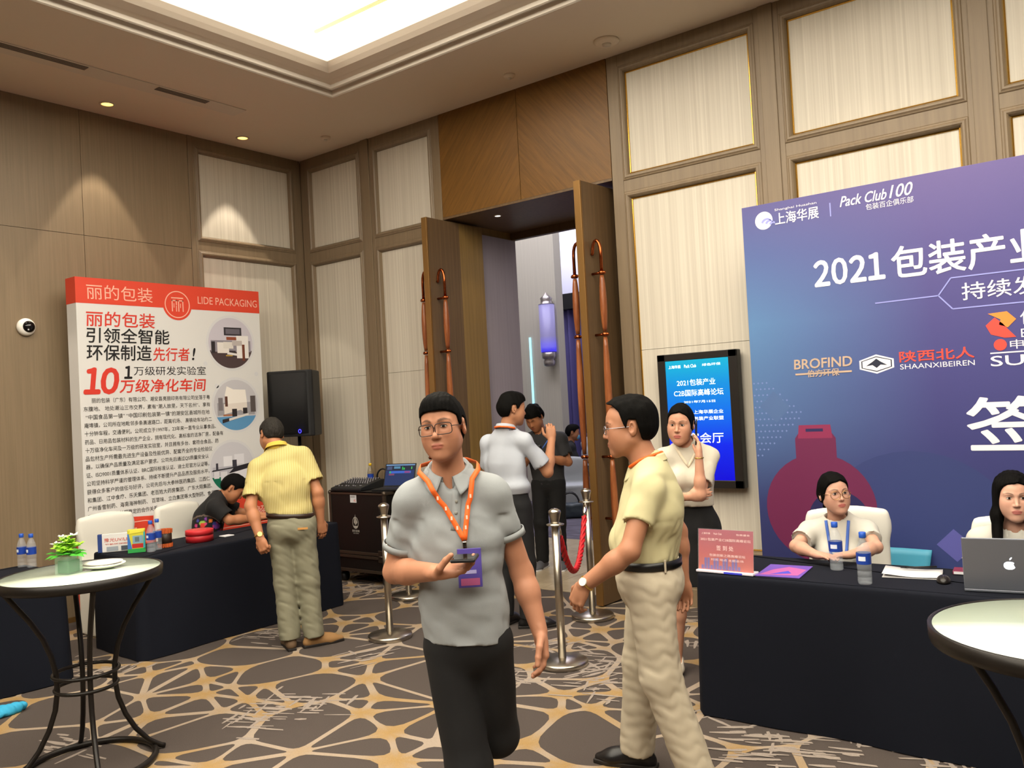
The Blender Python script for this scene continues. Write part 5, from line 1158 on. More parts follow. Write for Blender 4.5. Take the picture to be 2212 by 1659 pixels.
def shoe(par, ank, toe_dir, m, L=.27, heel=.0, name='shoe', label=None, pitch=0., w=1., sole=None):
    """toe_dir: 2-D direction in the floor plane; ank: the ankle's x, y and height of the sole"""
    t = math.atan2(toe_dir[1], toe_dir[0]); M = np.array(Matrix.Rotation(t, 3, 'Z')@Matrix.Rotation(pitch, 3, 'Y'))
    c = np.array(ank, float); f = Field(c-.32, c+.32, .007); A = lambda x, y, z: c+M@np.array([x, y*w, z])
    f.cone(A(-.05, 0, .035), A(.13, 0, .03), .036*w, .042*w, .03, n=M[:, 2], fl=1.1); f.cone(A(.12, 0, .028), A(L-.10, .0, .022), .044*w, .030*w, .03, n=M[:, 2], fl=1.5)
    f.cone(A(-.03, 0, .06), A(-.02, 0, .1), .038*w, .04*w, .02); f.cone(A(0, 0, .075), A(.1, 0, .045), .034*w, .03*w, .03)
    f.clip(A(0, 0, .0), -M[:, 2])
    o = obj(name, f.mesh(name), m, par, label=label)
    if sole: MB().prism([A(-.088, -.03, 0), A(.05, -.04, 0), (A(.14, -.047, 0)), A(L-.075, -.03, 0), A(L-.07, .03, 0), A(.14, .047, 0), A(.05, .04, 0), A(-.088, .03, 0)], M[:, 2]*.02).build('sole', sole, o, bevel=.004)
    return o
def drape(bvh, pts, off=.003, d=(0, 1, 0), start=-.6):
    """drop points onto a surface along d; pts are 3-D, moved back along -d first"""
    out = []; d = Vector(d)
    for p in pts:
        o = Vector(p)+d*start; h = bvh.ray_cast(o, d)
        out.append((h[0] if h[0] is not None else Vector(p))-d*off)
    return out
def ribbon(pts, w, wd=None, nrm_=None):
    mb = MB(); n = len(pts); vs = []
    for i, p in enumerate(pts):
        t = (Vector(pts[min(i+1, n-1)])-Vector(pts[max(i-1, 0)])).normalized(); N_ = Vector(nrm_[i] if nrm_ else (0, -1, 0)); s = t.cross(N_).normalized()*w/2
        vs += [Vector(p)-s, Vector(p)+s]
    return mb.add(vs, [(2*i, 2*i+1, 2*i+3, 2*i+2) for i in range(n-1)], 0, True)
def collar(par, N, axis, m, r=.064, h=.045, drop=.035, open_=.5, tilt=.22, name='collar', spread=.02, ry=1.05, yaw=0., fold=.016):
    """turned-down shirt collar around the neck base N; open_: half angle of the front opening"""
    N = np.array(N, float); mb = MB(); R = np.array(Matrix.Rotation(yaw, 3, 'Z'))
    def at_(th, rr, z): return N+R@np.array([math.sin(th)*rr, -math.cos(th)*rr*ry, z-tilt*math.cos(th)*rr])
    def fn(u, v):
        th = open_+(2*PI-2*open_)*u; fr = abs(u-.5)*2; fr = max(0, (fr-.55)/.45); hh = h*(1-.35*fr)
        if v < .35: q = v/.35; return at_(th, r-.003*q, -.016+(hh+.016)*q)
        q = (v-.35)/.65; th2 = th+(.18*fr*q if u < .5 else -.18*fr*q)
        return at_(th2, r+.003+(fold+spread*fr)*q**.8, hh+.003-(drop+.030*fr)*q-.004*math.sin(PI*q))
    mb.grid(fn, 48, 10); return mb.build(name, m, par, solid=.003)
def belt(par, c, rx, ry, z, hgt, m, name='belt', rot=0.):
    return MB().grid(lambda u, v: (c[0]+rx*math.cos(u*2*PI), c[1]+ry*math.sin(u*2*PI), z+(v-.5)*hgt+rot*math.cos(u*2*PI)), 48, 1, closed_u=True).build(name, m, par, solid=.006)
def watch(par, E, W, r, m, m2, t=.88, side=(0, -1, 0)):
    E, W = np.array(E, float), np.array(W, float); u = nrm(W-E); c = E+(W-E)*t; a = np.array(Vector(u).orthogonal().normalized()); b = np.cross(u, a)
    o = MB().tube([c+(a*math.cos(k*PI/12)+b*math.sin(k*PI/12))*r for k in range(24)], .006, 8, closed=True).build('watch', m, par)
    s = np.array(side, float); s = nrm(s-u*(s@u)); e = nrm(np.cross(u, s)); p = c+s*(r+.002)
    mb = MB(); vs = [p+(u*math.cos(k*PI/8)+e*math.sin(k*PI/8))*.017 for k in range(16)]; mb.prism(vs, s*.007); mb.build('watch_dial', m2, o)
    return o
def person(lb, loc, rz, name='person'): return thing(name, lb, 'person', (loc[0], loc[1], 0), rz)
def cloth(n, c='#888888', **k): k.setdefault('bump', .2); k.setdefault('bscale', 700); return mat(n, c, .85, **k)
M_BLKT = cloth('black_trousers', '#0d0d0f'); M_SOLE = mat('dark_sole', '#1a1512', .6); M_BSHOE = mat('black_shoe', '#141213', .35)
M_GOLDW = mat('gold_watch', '#c9a45a', .25, .9); M_DIAL = mat('watch_dial', '#e8e4da', .2); M_ORANGE = mat('orange_ribbon', '#e8641e', .6)
M_FRAME = mat('dark_spectacle_frame', '#2a1d1a', .3)

# ---- 1: man in the grey polo shirt, walking, phone in hand -------------------
t = person('young man in grey polo shirt and black trousers walking with a phone, glasses', (-1.93, 2.17), math.radians(40))
H = Head((-.028, -.035, 1.608), rotm(-15, -1, -5), .218, .93)
P, C, N = (.02, .0, .86), (.0, .01, 1.22), (-.018, .012, 1.435)
SL, SR = (.128, .01, 1.372), (-.15, .01, 1.365); EL, ER = (.215, .045, 1.09), (-.222, .055, 1.118); WL, WR = (.262, -.02, .90), (-.072, -.19, 1.155)
f = Field((-.36, -.36, .70), (.42, .2, 1.76), .006, fine=[((-.14, -.16, 1.46), (.09, .12, 1.76), .0028), ((-.1, -.34, 1.09), (.12, -.14, 1.24), .003), ((.21, -.1, .70), (.34, .06, .93), .003)])
f.cone((0, 0, .98), C, .06, .07, .05); f.cone(C, N, .07, .06, .05); f.cone(SR, SL, .045, .045, .03); neck(f, N, H, .052); face(f, H, jaw=.90)
arm(f, SL, EL, WL, .047, .038, .027); arm(f, SR, ER, WR, .047, .039, .028)
hand(f, WR, (.93, -.30, .12), (.05, -.25, 1), 1, curl=(.15, .5, .6), thumb=.9, thumb_in=.45); hand(f, WL, (.10, -.22, -1), (-.9, -.1, -.1), -1, curl=(.35, .5, .35), thumb=.25)
obj('body', f.mesh('body', face_color(H, '#ae7a5f', stubble=.06)), M_SKIN, t); eyes(H, t, look=(.001, 0), narrow=.75); hair(H, t, M_HAIR, 'short', 3, top=.014, side=.006, front=.060, h=.0032)
spectacles(H, t, M_FRAME, 'rect', .0017, .031, .0195, -.005)
f = Field((-.34, -.2, .80), (.34, .22, 1.5), .006); torso(f, (.02, 0, .78), C, N, SL, SR, .165, .153, .140, .68, .050)
c, u = sleeve(f, SR, ER, .70, .053, .060); sleeve(f, SL, EL, .56, .053, .058)
f.cone(np.array(N)-V(0, .0, .02), H.P(0, -.0, -.06), .060, .062, .006, '-'); f.ell((-.012, -.09, 1.435), (.024, .06, .045), .008, '-')
f.disp(folds(4, .0050, 26, (1, 1, .9))); f.disp(folds(14, .0042, 46, (1, .8, .7)), [-1, -1, .80], [1, 1, 1.3]); f.clip((0, 0, .888), (-.06, 0, -1), [-.26, -.3, .6], [.26, .3, .96])
M_POLO = cloth('grey_pique', '#8f9395', bump=.35, bscale=900); me = f.mesh('polo_shirt'); bv = bvh_of(me); sh = obj('polo_shirt', me, M_POLO, t)
co_ = collar(t, (N[0], N[1]-.004, 1.440), None, M_POLO, .061, .042, .024, .26, .34, spread=.020, fold=.020, ry=1.08, yaw=-.05)
vs_ = [v.co.copy() for v in me.vertices]; bv2 = BVHTree.FromPolygons(vs_+[v.co.copy() for v in co_.data.vertices], [tuple(p.vertices) for p in me.polygons]+[tuple(i+len(vs_) for i in p.vertices) for p in co_.data.polygons])
pts = drape(bv, [(-.003+.012*(1-k/7), 0, 1.40-.13*k/7) for k in range(8)], .002); pk = ribbon(pts, .03).build('placket', M_POLO, t, solid=.003)
for k in (2, 4, 6): MB().ball(tuple(pts[k]+Vector((0, -.004, 0))), (.006, .002, .006), 10).build('button', mat('shirt_button', '#8a8a84', .4), pk)
for S_, E_, tt in ((SR, ER, .695), (SL, EL, .555)):
    S_, E_ = V(*S_), V(*E_); u = nrm(E_-S_); cc = S_+(E_-S_)*tt; a = np.array(Vector(u).orthogonal().normalized()); b = np.cross(u, a)
    MB().grid(lambda q, v: cc+u*(v-1.)*.022+(a*math.cos(q*2*PI)+b*math.sin(q*2*PI))*(.0615 if S_[0] < 0 else .0598), 28, 1, closed_u=True).build('cuff', cloth('grey_rib', '#8c9092'), t, solid=.003)
trousers((.02, 0, .90), (.092, .01, .86), (-.055, .0, .86), (.10, .10, .52), (.0, -.03, .47), (-.03, .42, .36), (.01, .02, .06), (.02, 0, .93), .135, .66, M_BLKT, t, seed=2, th=(.080, .076, .066), top=(0, 0, .925))
shoe(t, (.01, .02, .0), (.05, -1), M_BSHOE, sole=M_SOLE); shoe(t, (-.05, .50, .33), (.05, -.75), M_BSHOE, pitch=1.1)
# lanyard with badge: hangs from his neck
ly = thing('lanyard', 'orange lanyard with a purple badge round the neck of the grey polo man', 'lanyard', (-1.93, 2.17, 0), math.radians(40))
PU = (.026, 0, 1.238)
for side, x0 in (('l', -.078), ('r', .056)):
    q = [(x0+(PU[0]-x0)*k/12, 0, 1.43+(PU[2]-1.43)*k/12) for k in range(13)]; dp = [p_+Vector((x0*.10, -.008, .004)) if k < 5 else p_ for k, p_ in enumerate(drape(bv2, q, .010))]
    bk = [(0, .135, 1.488), (x0*.85, .114, 1.486), (x0*1.5, .035, 1.478), (x0*1.5, -.028, 1.462)]
    ribbon(bk+dp, .017, nrm_=[(0, 1, .3), (x0*6, .7, .3), (x0*9, 0, .4), (x0*6, -.6, .5)]+[(0, -1, .15)]*13).build('strap', M_ORANGE, ly, solid=.0012)
    for k in (3, 5, 7, 9): pm = (dp[k]+dp[k+1])/2; MB().box(pm.x-.003, pm.x+.003, pm.y-.003, pm.y-.0015, pm.z-.006, pm.z+.006).build('printed_mark', mat('ribbon_white', '#f6d8c4', .6), ly)
y_ = drape(bv, [(.026, 0, 1.21)], .016)[0].y
MB().box(.019, .033, y_-.004, y_+.002, 1.205, 1.235).box(.023, .029, y_-.003, y_+.001, 1.205, 1.215).build('clip', mat('chrome'), ly, bevel=.002)
bd_ = MB().box(-.0, .078, y_-.006, y_-.003, 1.085, 1.212); bo = bd_.build('badge', mat('badge_purple', '#54489c', .4), ly, bevel=.002, label='purple printed badge card')
MB().quad((.008, y_-.0065, 1.092), (.07, y_-.0065, 1.092), (.07, y_-.0065, 1.115), (.008, y_-.0065, 1.115)).build('badge_print', mat('badge_pink', '#b05a8a', .4), bo); MB().quad((.02, y_-.0066, 1.13), (.06, y_-.0066, 1.13), (.06, y_-.0066, 1.142), (.02, y_-.0066, 1.142)).build('badge_print', mat('badge_pale', '#a9a4d8', .4), bo)
ph = thing('smartphone', 'black smartphone held flat in the right hand of the grey polo man', 'phone', (-1.93, 2.17, 0), math.radians(40))
o = MB().box(-.072, .072, -.037, .037, -.0055, .0045).build('phone_body', M_BLACK, ph, bevel=.003); o.location = (.028, -.272, 1.208); o.rotation_euler = (.0, .06, 1.48)
s2 = MB().box(-.07, .07, -.034, .034, .0046, .0052).build('phone_screen', mat('dark_glass'), o)

# ---- 2: man in the pale yellow polo shirt walking to the left -----------------
t = person('man in pale yellow polo shirt and beige trousers walking left, glasses and watch', (-1.81, 3.265), math.radians(-67))
H = Head((0, -.045, 1.545), rotm(4, 4, 0), .246, 1.02)
P, C, N = (0, .0, .93), (0, .03, 1.18), (0, .025, 1.375)
SL, SR = (.15, .035, 1.295), (-.15, .035, 1.295); EL, ER = (.245, -.045, 1.05), (-.235, .12, 1.05); WL, WR = (.225, -.245, .905), (-.20, .13, .84)
f = Field((-.36, -.44, .66), (.36, .26, 1.72), .007, fine=[((-.12, -.18, 1.40), (.12, .1, 1.7), .0032), ((.14, -.44, .78), (.3, -.2, .95), .0035)])
f.cone((0, 0, .98), C, .06, .07, .05); f.cone(C, N, .07, .06, .05); f.cone(SR, SL, .045, .045, .03); neck(f, N, H, .060); face(f, H, jaw=1.08, nose=1.1)
arm(f, SL, EL, WL, .05, .041, .03); arm(f, SR, ER, WR, .05, .041, .03)
hand(f, WL, (-.05, -.42, -.85), (-.8, .45, -.2), -1, curl=(.5, .7, .5), thumb=.4); hand(f, WR, (.1, .12, -1), (.9, -.2, 0), 1, curl=(.3, .5, .4))
obj('body', f.mesh('body', face_color(H, '#aa775b')), M_SKIN, t); eyes(H, t); hair(H, t, M_HAIR, 'swept', 5, top=.020, side=.006, front=.072, h=.0045)
spectacles(H, t, mat('steel_spectacle_frame', '#a8a8b0', .25, .9), 'rect', .0016, .026, .0165, -.002)
watch(t, EL, WL, .031, M_GOLDW, M_DIAL, .93, (1, -.2, .5))
M_YEL = cloth('pale_yellow_pique', '#c3bb92', bump=.3, bscale=900)
f = Field((-.34, -.28, .90), (.34, .28, 1.46), .007); torso(f, (0, .0, 1.0), C, N, SL, SR, .165, .165, .155, .80, .058)
f.ell((0, -.055, 1.05), (.15, .105, .11), .05); f.ell((0, .06, 1.2), (.14, .09, .13), .05)
sleeve(f, SL, EL, .62, .062, .070); sleeve(f, SR, ER, .62, .062, .070); f.cone(np.array(N)-V(0, 0, .02), H.P(0, 0, -.06), .064, .066, .006, '-')
f.clip((0, 0, .972), (0, 0, -1), [-.3, -.3, .85], [.3, .3, 1.02]); f.disp(folds(21, .006, 22, (1, 1, .8))); f.disp(folds(22, .004, 60, (1, 1, .5)), [-1, -1, .95], [1, 1, 1.15])
obj('polo_shirt', f.mesh('polo_shirt'), M_YEL, t); collar(t, (0, .018, 1.372), None, M_YEL, .066, .04, .038, .4, .26, ry=1.08)
MB().tube([(-.07, .0, 1.405), (-.06, .06, 1.425), (0, .088, 1.43), (.06, .06, 1.425), (.072, .0, 1.405), (.065, -.05, 1.375)], .007, 6).build('lanyard_strap', M_ORANGE, t, label='orange lanyard ribbon round the collar')
belt(t, (0, .002, 0), .168, .142, .965, .034, mat('black_belt', '#121214', .35)); MB().box(-.03, .03, -.152, -.14, .948, .984).build('buckle', mat('chrome'), t, bevel=.003)
M_BEI = cloth('beige_trousers', '#b8ad98')
trousers((0, .0, .90), (.088, .015, .86), (-.088, .0, .86), (.10, .035, .50), (-.115, -.06, .50), (.105, .17, .09), (-.165, -.11, .075), (0, 0, .96), .163, .84, M_BEI, t, seed=12, th=(.103, .088, .080), seat=[((0, .075, .87), (.13, .075, .09))], top=(0, 0, .975), wr=.0065)
for a in (-.7, .6, 2.2, 3.9): MB().box(-.006, .006, -.004, .004, -.026, .026).build('belt_loop', M_BEI, t).location = (.172*math.sin(a), -.146*math.cos(a), .965)
shoe(t, (.105, .19, .03), (.12, -1), M_BSHOE, pitch=.35, sole=M_SOLE); shoe(t, (-.165, -.11, .0), (-.2, -1), M_BSHOE, L=.28, sole=M_SOLE)

# ---- 3: man in the yellow striped shirt, from behind, leaning over the table --
t = person('grey haired man in yellow striped shirt and grey trousers seen from behind at the table', (-4.99, 3.95), math.radians(-132.8))
H = Head((.225, -.245, 1.535), rotm(28, 26, -6), .236)
P, C, N = (.085, .0, .90), (.125, -.05, 1.17), (.175, -.15, 1.42)
SL, SR = (.315, -.09, 1.30), (-.01, -.10, 1.365); EL, ER = (.362, .04, 1.04), (-.105, -.03, 1.10); WL, WR = (.295, .12, .815), (-.115, -.05, .885)
f = Field((-.3, -.45, .62), (.55, .3, 1.72), .007, fine=[((.17, .05, .66), (.36, .22, .84), .004)])
f.cone((.09, 0, .98), C, .06, .07, .05); f.cone(C, N, .07, .06, .05); f.cone(SR, SL, .045, .045, .03); neck(f, N, H, .058); face(f, H)
arm(f, SL, EL, WL, .046, .04, .028); arm(f, SR, ER, WR, .046, .04, .028)
hand(f, WL, (-.35, .2, -.9), (-.3, -.9, -.1), -1, curl=(.9, 1.1, .7), thumb=.7); hand(f, WR, (-.08, -.1, -1), (.5, -.8, 0), 1, curl=(.35, .5, .4))
obj('body', f.mesh('body', face_color(H, '#ab7454')), M_SKIN, t); hair(H, t, M_HAIRG, 'short', 8, top=.012, side=.005, front=.075, h=.006, label='short dark hair going grey')
watch(t, EL, WL, .031, M_GOLDW, M_GOLDW, .90, (-.3, 1, 0))
M_STR = cloth('yellow_striped_cotton', '#c9bb7c'); nt = M_STR.node_tree; b = nt.nodes['Principled BSDF']; tc = nt.nodes.new('ShaderNodeTexCoord'); wv = nt.nodes.new('ShaderNodeTexWave'); wv.wave_type = 'BANDS'; wv.bands_direction = 'X'; wv.inputs['Scale'].default_value = 26; wv.inputs['Distortion'].default_value = 0
nt.links.new(tc.outputs['Object'], wv.inputs['Vector']); nt.links.new(ramp(wv.outputs['Fac'], [(.35, '#c4b880'), (.75, '#a99858')]), b.inputs['Base Color'])
f = Field((-.28, -.40, .90), (.52, .26, 1.50), .008); torso(f, (.095, .0, .97), C, N, SL, SR, .165, .168, .155, .68, .060)
f.ell((.13, .0, 1.15), (.16, .10, .16), .05); sleeve(f, SL, EL, .78, .068, .072); sleeve(f, SR, ER, .70, .068, .078); f.cone(np.array(N)-V(0, 0, .02), H.P(0, .03, -.06), .062, .064, .006, '-')
f.clip((.1, 0, .965), (.12, 0, -1), [-.2, -.4, .8], [.28, .4, 1.02]); f.disp(folds(31, .007, 20, (1, 1, .9))); f.disp(folds(32, .004, 55, (1, 1, .5)), [-1, -1, .95], [1, 1, 1.2])
obj('shirt', f.mesh('shirt'), M_STR, t); collar(t, (N[0]+.006, N[1]+.01, N[2]+.005), None, cloth('yellow_collar', '#cfae48'), .066, .042, .034, .4, .34, ry=1.08, yaw=.3)
belt(t, (.092, .0, 0), .168, .118, .955, .032, mat('brown_belt', '#2a1a12', .4), rot=.012)
M_GRN = cloth('grey_green_trousers', '#7d7a66')
trousers((.085, .0, .90), (.165, .0, .86), (.005, .0, .86), (.15, -.01, .47), (-.01, .0, .47), (.135, .03, .07), (-.035, .02, .07), (.092, 0, .95), .16, .70, M_GRN, t, seed=16, th=(.096, .080, .074), seat=[((.085, .06, .86), (.135, .08, .10))], top=(0, 0, .968), wr=.0075)
MB().box(-.035, .035, -.003, .003, -.006, .008).build('back_pocket', mat('pocket_gold', '#c08a4a', .6), t, label='back pocket with an orange note').location = (.0, .135, .865)
M_TAN = mat('tan_suede', '#8f6a40', .8); shoe(t, (.135, .02, 0), (.25, -1), mat('brown_suede', '#5c4630', .8), sole=M_SOLE); shoe(t, (-.035, .01, 0), (-.85, -.35), M_TAN, L=.29, sole=M_SOLE)

# ---- 4: man in the white shirt in the doorway ---------------------------------
t = person('man in white short sleeved shirt and black trousers seen from behind in the doorway', (-3.93, 5.07), math.radians(-173))
H = Head((-.005, -.05, 1.628), rotm(-38, 6, 0), .236)
P, C, N = (.03, .0, .93), (.05, .0, 1.22), (.035, -.015, 1.46)
SL, SR = (.185, .0, 1.375), (-.115, -.02, 1.385); EL, ER = (.25, -.05, 1.12), (-.24, -.13, 1.14); WL, WR = (.22, -.2, .93), (-.20, -.30, 1.38)
f = Field((-.36, -.5, .8), (.4, .22, 1.78), .008); f.cone((.03, 0, .99), C, .06, .07, .05); f.cone(C, N, .07, .06, .05); f.cone(SR, SL, .045, .045, .03); neck(f, N, H, .058); face(f, H)
arm(f, SL, EL, WL, .046, .04, .028); arm(f, SR, ER, WR, .046, .04, .028); hand(f, WR, (.1, -.1, 1), (.5, -.8, .1), 1, curl=(.4, .7, .5)); hand(f, WL, (-.1, -.3, -1), (-.9, 0, 0), -1)
obj('body', f.mesh('body', face_color(H, '#ab7758')), M_SKIN, t); hair(H, t, M_HAIR, 'short', 4, top=.024, side=.009, front=.066, h=.007)
f = Field((-.34, -.26, .96), (.36, .24, 1.53), .009); torso(f, (.03, 0, 1.03), C, N, SL, SR, .165, .162, .148, .66, .056); sleeve(f, SL, EL, .72, .058, .066); sleeve(f, SR, ER, .75, .060, .072); f.cone(np.array(N)-V(0, 0, .02), H.P(0, .01, -.06), .062, .066, .006, '-')
f.ell((.02, .01, 1.05), (.165, .115, .06), .04); f.clip((0, 0, .995), (0, 0, -1)); f.disp(folds(41, .008, 22, (1, 1, .5)))
M_WSH = cloth('white_shirt', '#a9aeb8'); obj('shirt', f.mesh('shirt'), M_WSH, t); collar(t, (N[0], N[1], N[2]+.004), None, M_WSH, .066, .045, .034, .4, .28, ry=1.08)
MB().tube([(-.07, .03, 1.487), (-.03, .076, 1.50), (.03, .088, 1.505), (.09, .06, 1.50), (.11, .01, 1.485)], .007, 6).build('lanyard_strap', M_ORANGE, t, label='orange lanyard ribbon round the collar')
trousers((.03, 0, .93), (.11, 0, .88), (-.06, 0, .88), (.11, -.02, .48), (-.085, .0, .48), (.11, .02, .07), (-.10, .03, .07), (.03, 0, 1.0), .152, .70, M_BLKT, t, .009, 18, th=(.092, .074, .066), top=(0, 0, 1.01))
shoe(t, (.11, .02, 0), (0, -1), M_BSHOE, sole=M_SOLE); shoe(t, (-.10, .02, 0), (-.8, -.5), M_BSHOE, sole=M_SOLE)

# ---- 5: photographer in black ---------------------------------------------------
t = person('man in dark clothes looking down at a camera in the doorway', (-4.93, 6.93), math.radians(22))
H = Head((-.07, -.09, 1.515), rotm(-14, 34, -4), .236)
P, C, N = (.02, 0, .88), (.0, .02, 1.12), (-.03, -.01, 1.355)
SL, SR = (.155, .0, 1.29), (-.19, .0, 1.285); EL, ER = (.235, -.03, 1.06), (-.245, -.06, 1.04); WL, WR = (.045, -.235, 1.13), (-.09, -.26, 1.14)
f = Field((-.36, -.42, .9), (.36, .2, 1.68), .009); f.cone((0, 0, .98), C, .06, .07, .05); f.cone(C, N, .07, .06, .05); f.cone(SR, SL, .045, .045, .03); neck(f, N, H, .056); face(f, H)
arm(f, SL, EL, WL, .046, .04, .028); arm(f, SR, ER, WR, .046, .04, .028); hand(f, WL, (-.9, -.2, .1), (0, .3, 1), -1, curl=(.4, .6, .4)); hand(f, WR, (.7, -.3, .2), (.2, .6, .7), 1, curl=(.4, .6, .4))
obj('body', f.mesh('body', face_color(H, '#a9714f')), M_SKIN, t); hair(H, t, M_HAIR, 'messy', 6, top=.026, side=.014, front=.056, h=.008)
f = Field((-.34, -.2, .80), (.34, .22, 1.44), .010); torso(f, (.02, 0, .88), C, N, SL, SR, .165, .17, .158, .66, .066); sleeve(f, SL, EL, .75, .068, .074); sleeve(f, SR, ER, .75, .068, .074); f.cone(np.array(N)-V(0, 0, .02), H.P(0, 0, -.06), .06, .066, .006, '-'); f.clip((0, 0, .84), (0, 0, -1)); f.disp(folds(51, .007, 24))
obj('shirt', f.mesh('shirt'), cloth('charcoal_shirt', '#2a2a2c'), t)
trousers((.02, 0, .88), (.10, 0, .84), (-.07, 0, .84), (.10, -.02, .46), (-.08, -.02, .46), (.10, .02, .07), (-.09, .02, .07), (.02, 0, .95), .15, .7, M_BLKT, t, .010, 19, th=(.092, .074, .066), top=(0, 0, .9))
shoe(t, (.10, .02, 0), (.2, -1), mat('grey_sneaker', '#5a5a60', .7), sole=mat('white_sole', '#d8d8d8', .7)); shoe(t, (-.09, .02, 0), (-.2, -1), mat('grey_sneaker'), sole=mat('white_sole'))
cmr = thing('camera_body', 'black camera held at the chest by the man in dark clothes', 'camera', (-4.93, 6.93, 0), math.radians(22))
o = MB().box(-.07, .07, -.035, .03, -.045, .045).box(-.025, .025, -.03, .025, .045, .07).build('camera_case', M_BLACK, cmr, bevel=.006); o.location = (-.03, -.335, 1.21)
q = MB().lathe([(.034, 0), (.036, .06), (.03, .075), (0, .07)], 20).build('lens_barrel', M_BLACK, cmr); q.location = (-.03, -.37, 1.205); q.rotation_euler = (PI/2, 0, 0)
MB().tube([(.04, -.28, 1.22), (.10, -.15, 1.33), (.10, -.02, 1.40), (-.02, .06, 1.42)], .006, 6).build('neck_strap', mat('blue_strap', '#3a63b8', .6), cmr)

# ---- 6: woman on the phone ------------------------------------------------------
t = person('woman in white V neck top and black skirt holding a phone to her ear', (-2.29, 4.72), math.radians(27))
H = Head((-.042, -.035, 1.495), rotm(-14, 4, 3), .232, .94)
P, C, N = (0, 0, .92), (-.005, .01, 1.17), (-.012, .01, 1.352)
SL, SR = (.115, .005, 1.288), (-.15, .005, 1.292); EL, ER = (.045, -.21, 1.085), (-.195, -.08, 1.055); WL, WR = (.05, -.205, 1.315), (-.015, -.215, 1.08)
f = Field((-.3, -.36, .02), (.26, .2, 1.64), .008, fine=[((-.13, -.15, 1.36), (.12, .1, 1.63), .0034)])
f.cone((0, 0, .98), C, .05, .06, .05); f.cone(C, N, .06, .05, .05); f.cone(SR, SL, .035, .035, .03); neck(f, N, H, .045); face(f, H, True, .95, .92, .9)
f.ell((-.012, -.015, 1.315), (.07, .045, .05), .03)
arm(f, SL, EL, WL, .037, .03, .022); arm(f, SR, ER, WR, .037, .03, .022); hand(f, WL, (.03, .42, .9), (-1, .1, .1), -1, curl=(.2, .35, .3), size=.88, thumb=.3); hand(f, WR, (.95, -.0, .05), (.0, 1, .1), 1, curl=(.25, .4, .3), size=.88)
for s, kx, ax_ in ((1, .07, .06), (-1, -.115, -.14)): f.cone((s*.075, 0, .70), (kx, -.02, .48), .075, .048, .03); f.cone((kx, -.015, .48), (kx+(ax_-kx)*.35, .01, .34), .046, .050, .02); f.cone((kx+(ax_-kx)*.35, .01, .34), (ax_, .02, .08), .048, .027, .02); f.cone((ax_, .03, .055), (ax_, -.10, .03), .026, .024, .02)
obj('body', f.mesh('body', face_color(H, '#c08e74', True)), M_SKIN, t); eyes(H, t, narrow=.85); hair(H, t, M_HAIR, 'tied', 7, top=.012, side=.005, front=.070, h=.0045)
M_KNIT = cloth('white_knit', '#c4bdad'); f = Field((-.28, -.26, .96), (.26, .2, 1.42), .007); torso(f, (0, 0, 1.0), C, N, SL, SR, .128, .132, .118, .72, .05)
f.ell((-.07, -.075, 1.17), (.06, .05, .06), .04); f.ell((.045, -.075, 1.17), (.06, .05, .06), .04)
sleeve(f, SL, EL, .72, .054, .056); sleeve(f, SR, ER, .85, .056, .062); f.cone(np.array(N)-V(0, 0, .01), H.P(0, 0, -.06), .054, .06, .006, '-'); f.cone((-.012, -.17, 1.37), (-.012, -.15, 1.245), .075, .008, .006, '-', n=(0, 1, 0), fl=.6)
f.clip((0, 0, 1.0), (0, 0, -1)); f.disp(folds(61, .005, 26, (1, 1, .8))); me = f.mesh('top'); bv = bvh_of(me); obj('top', me, M_KNIT, t)
vp = drape(bv, [(-.085+.073*k/6, 0, 1.365-.125*k/6) for k in range(7)]+[(-.012+.073*k/6, 0, 1.24+.125*k/6) for k in range(1, 7)], .002); ribbon(vp, .016).build('neck_band', cloth('cream_rib', '#d8ccb4'), t, solid=.003)
f = Field((-.26, -.2, .45), (.26, .24, 1.06), .009); f.cone((0, 0, 1.0), (0, .01, .86), .118, .160, .03, n=(0, 1, 0), fl=1.4); f.cone((0, .01, .86), (-.02, .0, .54), .160, .150, .03, n=(0, 1, 0), fl=1.35); f.clip((0, 0, 1.02), (0, 0, 1)); f.clip((0, 0, .53), (0, 0, -1)); f.disp(folds(62, .004, 30)); obj('skirt', f.mesh('skirt'), cloth('black_skirt', '#0c0c0e'), t)
for ax_ in (.06, -.14):
    f = Field((ax_-.08, -.2, -.02), (ax_+.08, .12, .14), .006); f.cone((ax_, .035, .065), (ax_, -.06, .038), .036, .036, .02); f.cone((ax_, -.06, .03), (ax_, -.145, .014), .034, .017, .02, n=(0, 0, 1), fl=1.3); f.cone((ax_, .045, .04), (ax_, .05, .0), .012, .007, .01); f.clip((0, 0, 0), (0, 0, -1)); f.ell((ax_, -.01, .075), (.026, .065, .03), .004, '-'); obj('pump', f.mesh('pump'), mat('white_pump', '#cfc6b6', .35), t)
MB().tube([np.array((.05, -.205, 1.30))+.024*np.array((math.cos(a), math.sin(a), 0)) for a in [k*PI/10 for k in range(20)]], .004, 6, closed=True).build('bracelet', M_GOLDW, t)
ph = thing('smartphone', 'dark smartphone held to the ear of the standing woman', 'phone', (-2.29, 4.72, 0), math.radians(27))
o = MB().box(-.004, .004, -.035, .035, -.07, .07).build('phone_body', M_BLACK, ph, bevel=.003); o.location = (.045, -.105, 1.445); o.rotation_euler = (.35, .08, -.1)

